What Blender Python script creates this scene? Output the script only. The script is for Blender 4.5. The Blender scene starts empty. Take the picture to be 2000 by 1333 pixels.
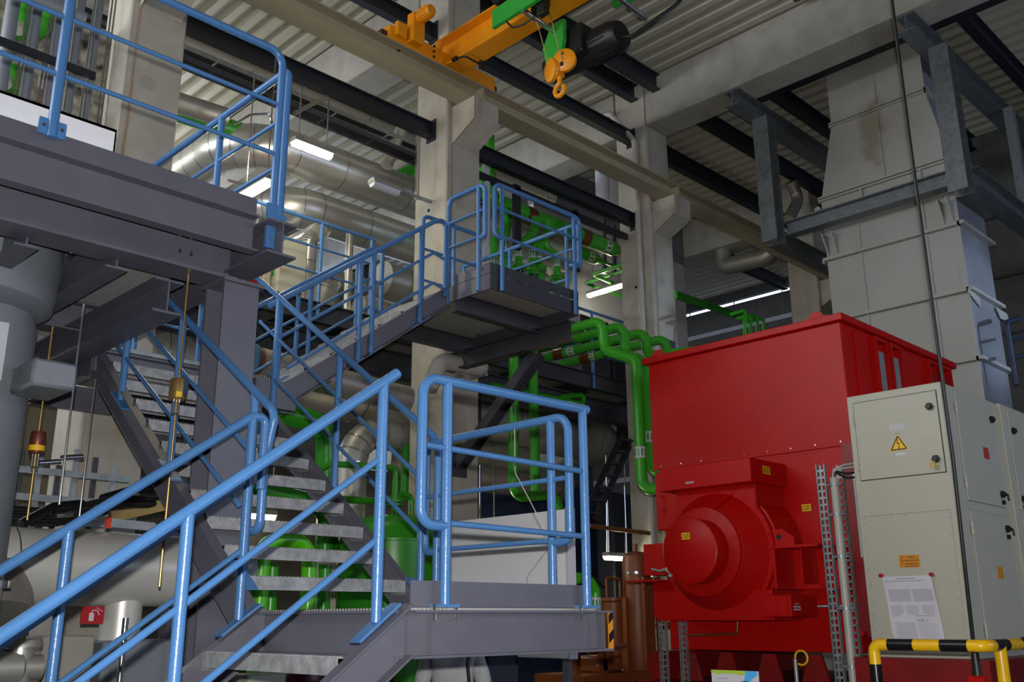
import bpy, math, random
from mathutils import Vector, Matrix
random.seed(7)
PI = math.pi
SC = bpy.context.scene
COL = SC.collection

# ---------------------------------------------------------------- camera
YAW, PITCH, ROLL, FPX = math.radians(45.13), math.radians(16.08), math.radians(-0.31), 1883.0
FW = Vector((math.cos(PITCH)*math.cos(YAW), math.cos(PITCH)*math.sin(YAW), math.sin(PITCH)))
_rt = Vector((math.sin(YAW), -math.cos(YAW), 0)); _up = _rt.cross(FW)
RT = _rt*math.cos(ROLL) + _up*math.sin(ROLL)
UP = _up*math.cos(ROLL) - _rt*math.sin(ROLL)
EYE = Vector((0, 0, 1.6))
cam = bpy.data.cameras.new('camera'); camo = bpy.data.objects.new('camera', cam); COL.objects.link(camo)
cam.sensor_width = 36; cam.lens = FPX/2000*36; cam.clip_end = 200; cam.clip_start = .05
m = Matrix((RT, UP, -FW)).transposed().to_4x4(); m.translation = EYE
camo.matrix_world = m
SC.camera = camo

# ---------------------------------------------------------------- look, world
vs = SC.view_settings
vs.view_transform = 'Standard'; vs.look = 'None'; vs.gamma = 1; vs.use_curve_mapping = False
vs.exposure = 0.0
w = bpy.data.worlds.new('world'); SC.world = w; w.use_nodes = True
w.node_tree.nodes['Background'].inputs[0].default_value = (.62, .75, 1, 1)
w.node_tree.nodes['Background'].inputs[1].default_value = .6

def light(name, kind, loc, power, color=(1, 1, 1), size=.3, size_y=None, aim=None, spot=None):
    l = bpy.data.lights.new(name, kind); l.energy = power; l.color = color
    if kind == 'AREA':
        l.size = size
        if size_y: l.shape = 'RECTANGLE'; l.size_y = size_y
    elif kind == 'SPOT':
        l.shadow_soft_size = size; l.spot_size = spot or 2; l.spot_blend = .6
    else: l.shadow_soft_size = size
    o = bpy.data.objects.new(name, l); COL.objects.link(o); o.location = loc
    if aim is not None:
        o.rotation_euler = (Vector(aim)-Vector(loc)).to_track_quat('-Z', 'Y').to_euler()
    return o
# the photographer's flash, a hand's breadth above the lens
light('camera_flash', 'SPOT', EYE + UP*.13 - FW*.02, 1200, (1, .97, .95), size=.02, aim=EYE+UP*.13+FW*5, spot=math.radians(88))
# daylight from the glazing of the hall (areas just inside the panes)
light('daylight_left', 'AREA', (-4.6, 11, 7.6), 700, (1, .96, .86), size=13, size_y=3.4, aim=(6, 11, 9.0))
light('daylight_right', 'AREA', (10.5, -6.6, 4.9), 70, (.72, .83, 1), size=9, size_y=2.6, aim=(11, 0, 4.9))
light('duct_daylight_spot', 'SPOT', (15.6, -6.6, 4.6), 2600, (.62, .76, 1), size=.25, aim=(14.15, 4.5, 5.75), spot=math.radians(13))  # added narrow spot, stands in for the daylight patch on the exhaust duct
light('daylight_back', 'AREA', (4.5, 18.6, 8.4), 380, (1, .97, .88), size=9, size_y=2.0, aim=(4, 10, 8.8))

# ---------------------------------------------------------------- pixel -> point on a known plane of the hall
def ray(px, py): return RT*((px-1000)/FPX) - UP*((py-666.5)/FPX) + FW
def at(px, py, ax, val):
    d = ray(px, py); i = 'xyz'.index(ax); t = (val-EYE[i])/d[i]
    return EYE + d*t

# ---------------------------------------------------------------- materials
def hexc(h):
    h = h.lstrip('#'); c = [int(h[i:i+2], 16)/255 for i in (0, 2, 4)]
    return tuple(((x+.055)/1.055)**2.4 if x > .04045 else x/12.92 for x in c)
MATS = {}
def mat(name, col, rough=.5, metal=0., var=.12, scale=6., bump=0., bscale=60., emit=None, es=0., stretch=None, coat=0., dark=None, spec=.5):
    if name in MATS: return MATS[name]
    m = bpy.data.materials.new(name); m.use_nodes = True; MATS[name] = m
    nt = m.node_tree; N = nt.nodes; L = nt.links; b = N['Principled BSDF']
    c = hexc(col) if isinstance(col, str) else col
    b.inputs['Roughness'].default_value = rough; b.inputs['Metallic'].default_value = metal
    b.inputs['Specular IOR Level'].default_value = spec
    if coat: b.inputs['Coat Weight'].default_value = coat; b.inputs['Coat Roughness'].default_value = .12
    tc = N.new('ShaderNodeTexCoord'); mp = N.new('ShaderNodeMapping'); L.new(tc.outputs['Object'], mp.inputs['Vector'])
    if stretch: mp.inputs['Scale'].default_value = stretch
    n = N.new('ShaderNodeTexNoise'); n.inputs['Scale'].default_value = scale; n.inputs['Detail'].default_value = 5
    L.new(mp.outputs[0], n.inputs['Vector'])
    r = N.new('ShaderNodeValToRGB'); r.color_ramp.elements[0].position = .3; r.color_ramp.elements[1].position = .7
    d = hexc(dark) if dark else tuple(x*(1-var) for x in c)
    r.color_ramp.elements[0].color = (*d, 1); r.color_ramp.elements[1].color = (*[min(1, x*(1+var*.6)) for x in c], 1)
    L.new(n.outputs['Fac'], r.inputs[0]); L.new(r.outputs[0], b.inputs['Base Color'])
    if bump:
        n2 = N.new('ShaderNodeTexNoise'); n2.inputs['Scale'].default_value = bscale; n2.inputs['Detail'].default_value = 4
        L.new(mp.outputs[0], n2.inputs['Vector'])
        bp = N.new('ShaderNodeBump'); bp.inputs['Strength'].default_value = bump; bp.inputs['Distance'].default_value = .01
        L.new(n2.outputs['Fac'], bp.inputs['Height']); L.new(bp.outputs[0], b.inputs['Normal'])
    if emit:
        b.inputs['Emission Color'].default_value = (*(hexc(emit) if isinstance(emit, str) else emit), 1); b.inputs['Emission Strength'].default_value = es
    return m
BLUE = mat('blue_paint', '#4776AB', .3, 0, .05, 8, .12, 90)
STEEL = mat('grey_steel_paint', '#5A5A65', .42, 0, .08, 5, .1, 80)
DSTEEL = mat('dark_steel_paint', '#3C3D43', .5, 0, .12, 5)
BSTEEL = mat('black_steel_paint', '#22242A', .45, 0, .15, 4)
def concrete(name, col, stain=True):
    m = mat(name, col, .85, 0, .16, 3, .35, 25)
    nt = m.node_tree; N = nt.nodes; L = nt.links; b = N['Principled BSDF']
    old = b.inputs['Base Color'].links[0].from_socket
    tc = N.new('ShaderNodeTexCoord'); mp = N.new('ShaderNodeMapping'); mp.inputs['Scale'].default_value = (2.2, 2.2, .18)
    L.new(tc.outputs['Object'], mp.inputs[0])
    n = N.new('ShaderNodeTexNoise'); n.inputs['Scale'].default_value = 2.4; n.inputs['Detail'].default_value = 6; L.new(mp.outputs[0], n.inputs[0])
    r = N.new('ShaderNodeValToRGB'); r.color_ramp.elements[0].position = .6; r.color_ramp.elements[1].position = .78
    r.color_ramp.elements[0].color = (0, 0, 0, 1); r.color_ramp.elements[1].color = (.6, .6, .6, 1)
    L.new(n.outputs['Fac'], r.inputs[0])
    mx = N.new('ShaderNodeMix'); mx.data_type = 'RGBA'; L.new(r.outputs[0], mx.inputs[0]); L.new(old, mx.inputs[6])
    mx.inputs[7].default_value = (*hexc('#8A6F50' if stain else '#6E6C66'), 1)
    out = mx.outputs[2]
    if stain:   # orange-brown rust run down the left edge of the column front
        sp = N.new('ShaderNodeSeparateXYZ'); L.new(tc.outputs['Object'], sp.inputs[0])
        wv = N.new('ShaderNodeTexNoise'); wv.inputs['Scale'].default_value = 1.3; L.new(tc.outputs['Object'], wv.inputs[0])
        def mth(op, a, c):
            k = N.new('ShaderNodeMath'); k.operation = op
            for i, q in enumerate((a, c)):
                if isinstance(q, (int, float)): k.inputs[i].default_value = q
                else: L.new(q, k.inputs[i])
            return k.outputs[0]
        ge = N.new('ShaderNodeNewGeometry'); sn = N.new('ShaderNodeSeparateXYZ'); L.new(ge.outputs['True Normal'], sn.inputs[0])
        dx = mth('ABSOLUTE', mth('ADD', mth('ADD', sp.outputs[0], .215), mth('MULTIPLY', mth('SUBTRACT', wv.outputs['Fac'], .5), .06)), 0)
        band = mth('MAXIMUM', mth('SUBTRACT', 1, mth('MULTIPLY', dx, 38)), 0)
        band = mth('MULTIPLY', mth('MULTIPLY', band, mth('MULTIPLY', mth('LESS_THAN', sp.outputs[1], -.2), mth('LESS_THAN', mth('ABSOLUTE', sn.outputs[0], 0), .5))), mth('MULTIPLY', mth('GREATER_THAN', sp.outputs[2], 5.0), n.outputs['Fac']))
        m3 = N.new('ShaderNodeMix'); m3.data_type = 'RGBA'; L.new(mth('MULTIPLY', band, 1.3), m3.inputs[0]); L.new(out, m3.inputs[6]); m3.inputs[7].default_value = (*hexc('#8A5A2C'), 1); out = m3.outputs[2]
    L.new(out, b.inputs['Base Color']); return m
CONC = concrete('column_concrete', '#A9A497')
CONC2 = concrete('girder_concrete', '#9C9990', False)
WALL = concrete('wall_concrete', '#5A5957', False)
FLOORM = concrete('floor_concrete', '#5A5A5A', False)
ROOFM = mat('roof_sheet', '#A8A593', .55, 0, .05, 3)
SAND = mat('runway_beam_paint', '#A0967C', .5, 0, .06, 4)
YEL = mat('crane_orange', '#E8930C', .38, 0, .08, 5)
GREEN = mat('pipe_green', '#3A9E26', .3, 0, .07, 6, .05, 40)
CGREEN = mat('hoist_green', '#2FA336', .4, 0, .07, 6)
LGREEN = mat('vessel_green', '#2E8E1C', .3, 0, .1, 3)
RED = mat('machine_red', '#B20702', .4, 0, .08, 2.5, .08, 30, spec=.3)
DRED = mat('machine_red_frame', '#7E0F0C', .4, 0, .2, 3)
BEIGE = mat('cabinet_grey', '#AEAC9C', .45, 0, .03, 3)
GALV = mat('galvanised', '#9AA0A2', .42, .55, .22, 14, .12, 60)
GALVD = mat('galvanised_dull', '#73797B', .45, .5, .25, 12, .12, 60)
SILVERL = mat('aluminium_cladding_light', '#D4D3CC', .38, .35, .06, 2.5)
TREADM = mat('galvanised_tread', '#9A9C9E', .5, .25, .3, 18, .3, 120)
SILVER = mat('aluminium_cladding', '#CFCDC4', .34, .75, .06, 2.5)
SILVERD = mat('aluminium_cladding_dull', '#A5A39A', .45, .6, .1, 2)
TANKM = mat('tank_grey', '#7C8289', .5, .15, .08, 2)
STACK = mat('duct_grey_paint', '#A2A29C', .5, 0, .08, 1.2)
_nt = STACK.node_tree; _b = _nt.nodes['Principled BSDF']; _o = _b.inputs['Base Color'].links[0].from_socket
_tc = _nt.nodes.new('ShaderNodeTexCoord'); _mp = _nt.nodes.new('ShaderNodeMapping'); _mp.inputs['Location'].default_value = (.5, -.05, -3.2); _mp.inputs['Scale'].default_value = (1, 1, .36); _nt.links.new(_tc.outputs['Object'], _mp.inputs[0])
_ln = _nt.nodes.new('ShaderNodeVectorMath'); _ln.operation = 'LENGTH'; _nt.links.new(_mp.outputs[0], _ln.inputs[0])
_nz = _nt.nodes.new('ShaderNodeTexNoise'); _nz.inputs['Scale'].default_value = 3.5; _nt.links.new(_tc.outputs['Object'], _nz.inputs[0])
_ad = _nt.nodes.new('ShaderNodeMath'); _ad.operation = 'MULTIPLY_ADD'; _nt.links.new(_nz.outputs['Fac'], _ad.inputs[0]); _ad.inputs[1].default_value = .5; _nt.links.new(_ln.outputs['Value'], _ad.inputs[2])
_cr = _nt.nodes.new('ShaderNodeValToRGB'); _cr.color_ramp.elements[0].position = .36; _cr.color_ramp.elements[0].color = (.55, .55, .55, 1); _cr.color_ramp.elements[1].position = .5; _cr.color_ramp.elements[1].color = (0, 0, 0, 1); _nt.links.new(_ad.outputs[0], _cr.inputs[0])
_mx = _nt.nodes.new('ShaderNodeMix'); _mx.data_type = 'RGBA'; _nt.links.new(_cr.outputs[0], _mx.inputs[0]); _nt.links.new(_o, _mx.inputs[6]); _mx.inputs[7].default_value = (*hexc('#7C6A42'), 1); _nt.links.new(_mx.outputs[2], _b.inputs['Base Color'])
STACKS = mat('duct_side_steel', '#A4AAB4', .38, .5, .15, 1.6)
WHITE = mat('white_sheet', '#F0F1F6', .4, 0, .02, 2)
PALE = mat('pale_sheet', '#B8BBC2', .5, 0, .04, 2)
WWALL = mat('white_plaster', '#BDBDBA', .7, 0, .05, 2)
BROWN = mat('rust_brown_paint', '#7A431F', .45, 0, .15, 5)
BRONZE = mat('pipe_clamp_bronze', '#6B3E1C', .45, .4, .3, 9)
GOLD = mat('passivated_zinc', '#A98C55', .35, .75, .2, 6)
COPPER = mat('copper_pipe', '#9A6A3C', .4, .7, .2, 6)
BLACK = mat('black_rubber', '#141416', .45, 0, .2, 8)
CHROME = mat('polished_steel', '#C8CACC', .2, .95, .05, 5)
PVC = mat('grey_plastic_pipe', '#A8A59C', .4, 0, .05, 4)
STICKY = mat('sign_yellow', '#E5B70E', .45, 0, .03, 4)
STICKO = mat('sign_orange', '#C9820F', .45, 0, .03, 4)
INK = mat('sign_black', '#15130F', .5, 0, .02, 4)
INKR = mat('sign_red', '#B0201A', .5, 0, .02, 4)
PAPER = mat('paper', '#C9C8CF', .6, 0, .03, 3)
INKG = mat('print_grey', '#8C8C96', .7, 0, .02, 3)
LAMPON = mat('tube_light', '#FFF4DC', .5, 0, 0, 1, emit='#FFF0CC', es=14)
LAMPH = mat('lamp_housing', '#8E8F8A', .5, 0, .05, 3)
SKY = mat('bright_pane', '#DDE8FF', .3, 0, 0, 1, emit='#CFDFFF', es=4.0)
DBLUE = mat('dark_blue_paint', '#1C2C4A', .5, 0, .2, 2)
YBY = mat('barrier_yellow', '#E0B010', .3, 0, .05, 6)
YBB = mat('barrier_black', '#101114', .28, 0, .05, 6)

def grating(name, col, dens=38):
    m = mat(name, col, .5, .35, .15, 9); nt = m.node_tree; N = nt.nodes; L = nt.links; b = N['Principled BSDF']
    tc = N.new('ShaderNodeTexCoord'); wv = N.new('ShaderNodeTexWave'); wv.bands_direction = 'X'; wv.inputs['Scale'].default_value = dens/3
    wv2 = N.new('ShaderNodeTexWave'); wv2.bands_direction = 'Y'; wv2.inputs['Scale'].default_value = dens/3
    L.new(tc.outputs['Object'], wv.inputs[0]); L.new(tc.outputs['Object'], wv2.inputs[0])
    mn = N.new('ShaderNodeMath'); mn.operation = 'MAXIMUM'; L.new(wv.outputs['Fac'], mn.inputs[0]); L.new(wv2.outputs['Fac'], mn.inputs[1])
    mx = N.new('ShaderNodeMix'); mx.data_type = 'RGBA'; L.new(mn.outputs[0], mx.inputs[0])
    mx.inputs[6].default_value = (.03, .03, .03, 1); mx.inputs[7].default_value = (*hexc(col), 1)
    L.new(mx.outputs[2], b.inputs['Base Color'])
    bp = N.new('ShaderNodeBump'); bp.inputs['Strength'].default_value = .6; bp.inputs['Distance'].default_value = .02
    L.new(mn.outputs[0], bp.inputs['Height']); L.new(bp.outputs[0], b.inputs['Normal']); return m
GRATE = grating('floor_grating', '#B4B4AE')
GRATL = mat('backlit_grating', '#A9A8A2', .55, .2, .25, 60, .5, 160, stretch=(6, .6, 1))  # paler colour stands for light passing through the landing grating

# ---------------------------------------------------------------- mesh building
V = Vector; ZV = V((0, 0, 1)); XV = V((1, 0, 0)); YV = V((0, 1, 0))
ORG = {}
def frame(d, up=None):
    d = d.normalized(); u = up or (ZV if abs(d.z) < .95 else XV)
    s = d.cross(u).normalized(); return s, s.cross(d).normalized()
class MB:
    def __init__(s): s.v = []; s.f = []
    def add(s, vs, fs):
        o = len(s.v); s.v += [V(p) for p in vs]; s.f += [[i+o for i in f] for f in fs]; return s
    def box(s, a, b):
        x0, x1 = sorted((a[0], b[0])); y0, y1 = sorted((a[1], b[1])); z0, z1 = sorted((a[2], b[2]))
        return s.add([(x0,y0,z0),(x1,y0,z0),(x1,y1,z0),(x0,y1,z0),(x0,y0,z1),(x1,y0,z1),(x1,y1,z1),(x0,y1,z1)],
                     [(0,3,2,1),(4,5,6,7),(0,1,5,4),(1,2,6,5),(2,3,7,6),(3,0,4,7)])
    def bbox(s, a, b, r=.004):
        """box with chamfered vertical/long edges (all 12 edges) through an inset hull"""
        x0, x1 = sorted((a[0], b[0])); y0, y1 = sorted((a[1], b[1])); z0, z1 = sorted((a[2], b[2]))
        vs = []; idx = {}
        for i, x in enumerate((x0, x1)):
            for j, y in enumerate((y0, y1)):
                for k, z in enumerate((z0, z1)):
                    sx, sy, sz = (1-2*i), (1-2*j), (1-2*k)
                    idx[(i,j,k,0)] = len(vs); vs.append((x, y+sy*r, z+sz*r))
                    idx[(i,j,k,1)] = len(vs); vs.append((x+sx*r, y, z+sz*r))
                    idx[(i,j,k,2)] = len(vs); vs.append((x+sx*r, y+sy*r, z))
        fs = []
        for i in (0, 1): fs.append([idx[(i,0,0,0)], idx[(i,1,0,0)], idx[(i,1,1,0)], idx[(i,0,1,0)]])
        for j in (0, 1): fs.append([idx[(0,j,0,1)], idx[(1,j,0,1)], idx[(1,j,1,1)], idx[(0,j,1,1)]])
        for k in (0, 1): fs.append([idx[(0,0,k,2)], idx[(1,0,k,2)], idx[(1,1,k,2)], idx[(0,1,k,2)]])
        for i in (0, 1):
            for j in (0, 1): fs.append([idx[(i,j,0,0)], idx[(i,j,0,1)], idx[(i,j,1,1)], idx[(i,j,1,0)]])
        for i in (0, 1):
            for k in (0, 1): fs.append([idx[(i,0,k,0)], idx[(i,0,k,2)], idx[(i,1,k,2)], idx[(i,1,k,0)]])
        for j in (0, 1):
            for k in (0, 1): fs.append([idx[(0,j,k,1)], idx[(0,j,k,2)], idx[(1,j,k,2)], idx[(1,j,k,1)]])
        for i in (0, 1):
            for j in (0, 1):
                for k in (0, 1): fs.append([idx[(i,j,k,0)], idx[(i,j,k,1)], idx[(i,j,k,2)]])
        return s.add(vs, fs)
    def bar(s, p0, p1, wd, h, up=None):
        p0, p1 = V(p0), V(p1); a, b = frame(p1-p0, up); c = []
        for p in (p0, p1):
            for i, j in ((-1,-1),(1,-1),(1,1),(-1,1)): c.append(p+a*(i*wd/2)+b*(j*h/2))
        return s.add(c, [(3,2,1,0),(4,5,6,7),(0,1,5,4),(1,2,6,5),(2,3,7,6),(3,0,4,7)])
    def section(s, p0, p1, poly, up=None):
        """extrude a 2-D outline (side, up) from p0 to p1"""
        p0, p1 = V(p0), V(p1); a, b = frame(p1-p0, up); n = len(poly)
        vs = [p+a*u+b*w for p in (p0, p1) for u, w in poly]
        fs = [[i, (i+1) % n, n+(i+1) % n, n+i] for i in range(n)] + [list(range(n))[::-1], list(range(n, 2*n))]
        return s.add(vs, fs)
    def ibeam(s, p0, p1, h, b, tw=.012, tf=.016, up=None):
        q = b/2; t = tw/2; k = h/2
        return s.section(p0, p1, [(-q,-k),(q,-k),(q,-k+tf),(t,-k+tf),(t,k-tf),(q,k-tf),(q,k),(-q,k),(-q,k-tf),(-t,k-tf),(-t,-k+tf),(-q,-k+tf)], up)
    def channel(s, p0, p1, h, b, side=1, tw=.01, tf=.012, up=None):
        k = h/2; q = b*side; t = tw*side
        return s.section(p0, p1, [(0,-k),(q,-k),(q,-k+tf),(t,-k+tf),(t,k-tf),(q,k-tf),(q,k),(0,k)], up)
    def prism(s, pts, vec):
        vec = V(vec); n = len(pts); vs = [V(p) for p in pts] + [V(p)+vec for p in pts]
        return s.add(vs, [[i, (i+1) % n, n+(i+1) % n, n+i] for i in range(n)] + [list(range(n))[::-1], list(range(n, 2*n))])
    def cyl(s, p0, p1, r, n=16, r2=None, caps=True):
        p0, p1 = V(p0), V(p1); a, b = frame(p1-p0); r2 = r if r2 is None else r2
        vs = []
        for p, q in ((p0, r), (p1, r2)):
            vs += [p+(a*math.cos(2*PI*i/n)+b*math.sin(2*PI*i/n))*q for i in range(n)]
        fs = [[i, (i+1) % n, n+(i+1) % n, n+i] for i in range(n)]
        if caps: fs += [list(range(n))[::-1], list(range(n, 2*n))]
        return s.add(vs, fs)
    def lathe(s, o, axis, prof, n=24):
        o = V(o); ax = V(axis).normalized(); a, b = frame(ax); vs = []; fs = []
        for r, h in prof: vs += [o+ax*h+(a*math.cos(2*PI*i/n)+b*math.sin(2*PI*i/n))*max(r, .0004) for i in range(n)]
        for k in range(len(prof)-1):
            for i in range(n): fs.append([k*n+i, k*n+(i+1) % n, (k+1)*n+(i+1) % n, (k+1)*n+i])
        fs += [list(range(n))[::-1], list(range((len(prof)-1)*n, len(prof)*n))]
        return s.add(vs, fs)
    def sphere(s, c, r, n=12, sq=(1, 1, 1)):
        c = V(c); vs = []; fs = []; m_ = n//2
        for j in range(m_+1):
            t = PI*j/m_
            for i in range(n): vs.append(c+V((r*sq[0]*math.sin(t)*math.cos(2*PI*i/n), r*sq[1]*math.sin(t)*math.sin(2*PI*i/n), r*sq[2]*math.cos(t))))
        for j in range(m_):
            for i in range(n): fs.append([j*n+i, j*n+(i+1) % n, (j+1)*n+(i+1) % n, (j+1)*n+i])
        return s.add(vs, fs)
    def tube(s, pts, r, bend=0., n=12, steps=6, caps=True):
        P = [V(p) for p in pts]; path = [P[0]]
        for i in range(1, len(P)-1):
            a, b, c = P[i-1], P[i], P[i+1]; d1 = (a-b); d2 = (c-b); l1, l2 = d1.length, d2.length
            if bend <= 0 or l1 < 1e-6 or l2 < 1e-6: path.append(b); continue
            d1.normalize(); d2.normalize(); ang = d1.angle(d2)
            if ang > PI-.03: path.append(b); continue
            cut = min(bend/math.tan(ang/2), l1*.48, l2*.48); rr = cut*math.tan(ang/2)
            p0 = b+d1*cut; p1 = b+d2*cut; ctr = b+(d1+d2).normalized()*(rr/math.sin(ang/2))
            v0, v1 = p0-ctr, p1-ctr; th = v0.angle(v1)
            for k in range(steps+1):
                t = k/steps; path.append(ctr + (v0*math.sin((1-t)*th)+v1*math.sin(t*th))/math.sin(th))
        path.append(P[-1])
        q = [path[0]]
        for p in path[1:]:
            if (p-q[-1]).length > 1e-5: q.append(p)
        path = q; vs = []; fs = []; a = None
        for i, p in enumerate(path):
            if i == 0: t = path[1]-p
            elif i == len(path)-1: t = p-path[i-1]
            else: t = (p-path[i-1]).normalized()+(path[i+1]-p).normalized()
            t.normalize()
            if a is None: a, b = frame(t)
            else: a = (a-t*a.dot(t)).normalized(); b = a.cross(t)
            vs += [p+(a*math.cos(2*PI*k/n)+b*math.sin(2*PI*k/n))*r for k in range(n)]
        for i in range(len(path)-1):
            for k in range(n): fs.append([i*n+k, i*n+(k+1) % n, (i+1)*n+(k+1) % n, (i+1)*n+k])
        if caps: fs += [list(range(n))[::-1], list(range((len(path)-1)*n, len(path)*n))]
        return s.add(vs, fs)
    def build(s, name, m, parent=None, smooth=True, org=None):
        if org is None:
            if parent is not None: org = ORG[parent.name]
            else:
                xs = [p.x for p in s.v]; ys = [p.y for p in s.v]; zs = [p.z for p in s.v]
                org = V(((min(xs)+max(xs))/2, (min(ys)+max(ys))/2, min(zs)))
        me = bpy.data.meshes.new(name); me.from_pydata([p-org for p in s.v], [], s.f)
        import bmesh
        bm = bmesh.new(); bm.from_mesh(me); bmesh.ops.recalc_face_normals(bm, faces=bm.faces); bm.to_mesh(me); bm.free()
        me.materials.append(m)
        if smooth:
            for p in me.polygons: p.use_smooth = True
            me.set_sharp_from_angle(angle=math.radians(38))
        o = bpy.data.objects.new(name, me); COL.objects.link(o)
        ORG[o.name] = org
        if parent is not None: o.parent = parent
        else: o.location = org
        return o

def thing(name, label, cat, loc, group=None):
    o = bpy.data.objects.new(name, None); COL.objects.link(o); o.location = loc; o.empty_display_size = .2
    ORG[o.name] = V(loc); return tag(o, label, cat, group)
def tag(o, label, cat, group=None, kind=None):
    o['label'] = label; o['category'] = cat
    if group: o['group'] = group
    if kind: o['kind'] = kind
    return o
def struct(mb, name, m, label=None, smooth=False):
    o = mb.build(name, m, None, smooth); o['kind'] = 'structure'
    if label: o['label'] = label
    return o
def text(s, loc, size, m, parent, xdir, name='lettering', updir=ZV, align='CENTER'):
    c = bpy.data.curves.new(name, 'FONT'); c.body = s; c.size = size; c.align_x = align; c.align_y = 'CENTER'; c.extrude = .0005
    c.materials.append(m)
    tmp = bpy.data.objects.new(name, c); COL.objects.link(tmp); bpy.context.view_layer.update()
    me = bpy.data.meshes.new_from_object(tmp.evaluated_get(bpy.context.evaluated_depsgraph_get())); bpy.data.objects.remove(tmp)
    xd = V(xdir).normalized(); zd = xd.cross(V(updir)).normalized()
    mm = Matrix((xd, V(updir).normalized(), zd)).transposed().to_4x4(); mm.translation = V(loc)-ORG[parent.name]
    me.transform(mm); me.materials.clear(); me.materials.append(m)
    o = bpy.data.objects.new(name, me); COL.objects.link(o); o.parent = parent; ORG[o.name] = ORG[parent.name]; return o

# ================================================================ THE HALL
ROOFZ = 10.7; GB = 9.8
struct(MB().box((-5, -7, -.1), (24, 20, 0)), 'floor', FLOORM)
def corrugated():
    b = MB(); p = .30; x = -5.0; prof = []
    while x < 23.6:
        prof += [(x, ROOFZ), (x+.12, ROOFZ), (x+.16, ROOFZ+.15), (x+.26, ROOFZ+.15)]; x += p
    vs = []; n = len(prof)
    for y in (-7, 20): vs += [(u, y, z) for u, z in prof]
    for y in (-7, 20): vs += [(u, y, z+.2) for u, z in prof]
    fs = [[i, i+1, n+i+1, n+i] for i in range(n-1)] + [[2*n+i, 3*n+i, 3*n+i+1, 2*n+i+1] for i in range(n-1)]
    fs += [[i, 2*n+i, 2*n+i+1, i+1] for i in range(n-1)] + [[n+i, n+i+1, 3*n+i+1, 3*n+i] for i in range(n-1)]
    return b.add(vs, fs)
struct(corrugated(), 'ceiling', ROOFM, smooth=False)
def wall_with_openings(name, ax, pos, thick, u0, u1, z1, holes, m):
    """upright wall across axis ax; holes = [(ua, ub, za, zb)] sorted along u"""
    b = MB()
    def put(ua, ub, za, zb):
        if ub-ua < .01 or zb-za < .01: return
        if ax == 'x': b.box((pos, ua, za), (pos+thick, ub, zb))
        else: b.box((ua, pos, za), (ub, pos+thick, zb))
    c = u0
    for ua, ub, za, zb in holes:
        put(c, ua, 0, z1); put(ua, ub, 0, za); put(ua, ub, zb, z1); c = ub
    put(c, u1, 0, z1); return struct(b, name, m)
wall_with_openings('wall_left', 'x', -5.2, .2, -7, 20, ROOFZ+.2, [(4.5, 17.5, 5.9, 9.3)], WALL)
wall_with_openings('wall_right', 'y', -7.2, .2, -5.2, 24, ROOFZ+.2, [(6, 17, 3.6, 6.2)], WALL)
wall_with_openings('wall_back', 'y', 19.9, .2, -5.2, 24, ROOFZ+.2, [(1, 17, 7.4, 9.4)], WALL)
wall_with_openings('wall_end', 'x', 23.4, .2, -7, 20, ROOFZ+.2, [(9.7, 17.5, 10.36, 10.48)], WALL)
def window(n, ax, pos, u0, u1, z0, z1, k):
    f = MB(); g = MB(); s = .06 if z1-z0 > .2 else .02
    def bx(b, ua, ub, za, zb, d):
        if ax == 'x': b.box((pos-d, ua, za), (pos+d, ub, zb))
        else: b.box((ua, pos-d, za), (ub, pos+d, zb))
    bx(f, u0, u1, z0, z0+s, .05); bx(f, u0, u1, z1-s, z1, .05)
    for i in range(k+1):
        u = u0+(u1-u0-s)*i/k; bx(f, u, u+s, z0+s, z1-s, .045)
    o = struct(f, 'window_%d' % n, DSTEEL); bx(g, u0+.01, u1-.01, z0+.01, z1-.01, .012)
    g.build('pane', SKY, o, False)
window(1, 'x', -5.1, 4.5, 17.5, 5.9, 9.3, 9)
window(2, 'y', -7.1, 6, 17, 3.6, 6.2, 7)
window(3, 'y', 20.0, 1, 17, 7.4, 9.4, 10)
window(4, 'x', 23.5, 9.7, 17.5, 10.36, 10.48, 5)
# ribs and ledges of the end wall
b = MB()
for z, h in ((9.55, .12), (8.1, .1), (6.9, .25), (5.6, .15)): b.box((23.3, 7.0, z), (23.4, 19.8, z+h))
struct(b, 'trim_1', PALE)
b = MB()
for z in (7.7, 8.9, 6.6): b.box((18.56, 2, z), (18.62, 6.6, z+.05))
for y in (3.2, 4.6, 5.9): b.box((18.57, y, 5), (18.62, y+.04, 10.6))
struct(b, 'trim_2', DSTEEL)
struct(MB().box((18.62, -6.9, 0), (18.8, 6.9, ROOFZ)), 'wall_partition', WALL)

# columns of the hall row
CX = [3.35, 7.73, 12.25, 18.0]
def column(x, label, z1=ROOFZ-.01, w=.62):
    t = thing('concrete_column', label, 'column', (x+w/2, 9.32, 0), 'concrete columns carrying the crane runway')
    MB().bbox((x, 9.0, 0), (x+w, 9.66, z1), .02).build('shaft', CONC, t)
    b = MB(); q = [(x+.09, 9.01, 8.395), (x+.09, 8.55, 8.395), (x+.09, 8.55, 8.06), (x+.09, 9.01, 7.83)]
    b.prism(q, (w-.17, 0, 0)); b.build('corbel', CONC, t, False)
    h = MB().cyl((x-.004, 9.35, 6.93), (x+.0, 9.35, 6.93), .045, 16).build('socket_ring', PALE, t)
    MB().cyl((x-.008, 9.35, 6.93), (x+.0, 9.35, 6.93), .03, 16).build('socket_hole', BLACK, h)
    h = MB().cyl((x+w*.4, 8.995, 7.0), (x+w*.4, 9.001, 7.0), .08, 20).build('cast_patch', CONC2, t)
    return t
column(CX[0], 'pale concrete column behind the upper left platform railing')
column(CX[1], 'rust-streaked concrete column in the middle, behind the small upper landing')
column(CX[2], 'concrete column with a tall grey pipe, left of the red machine')
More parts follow.
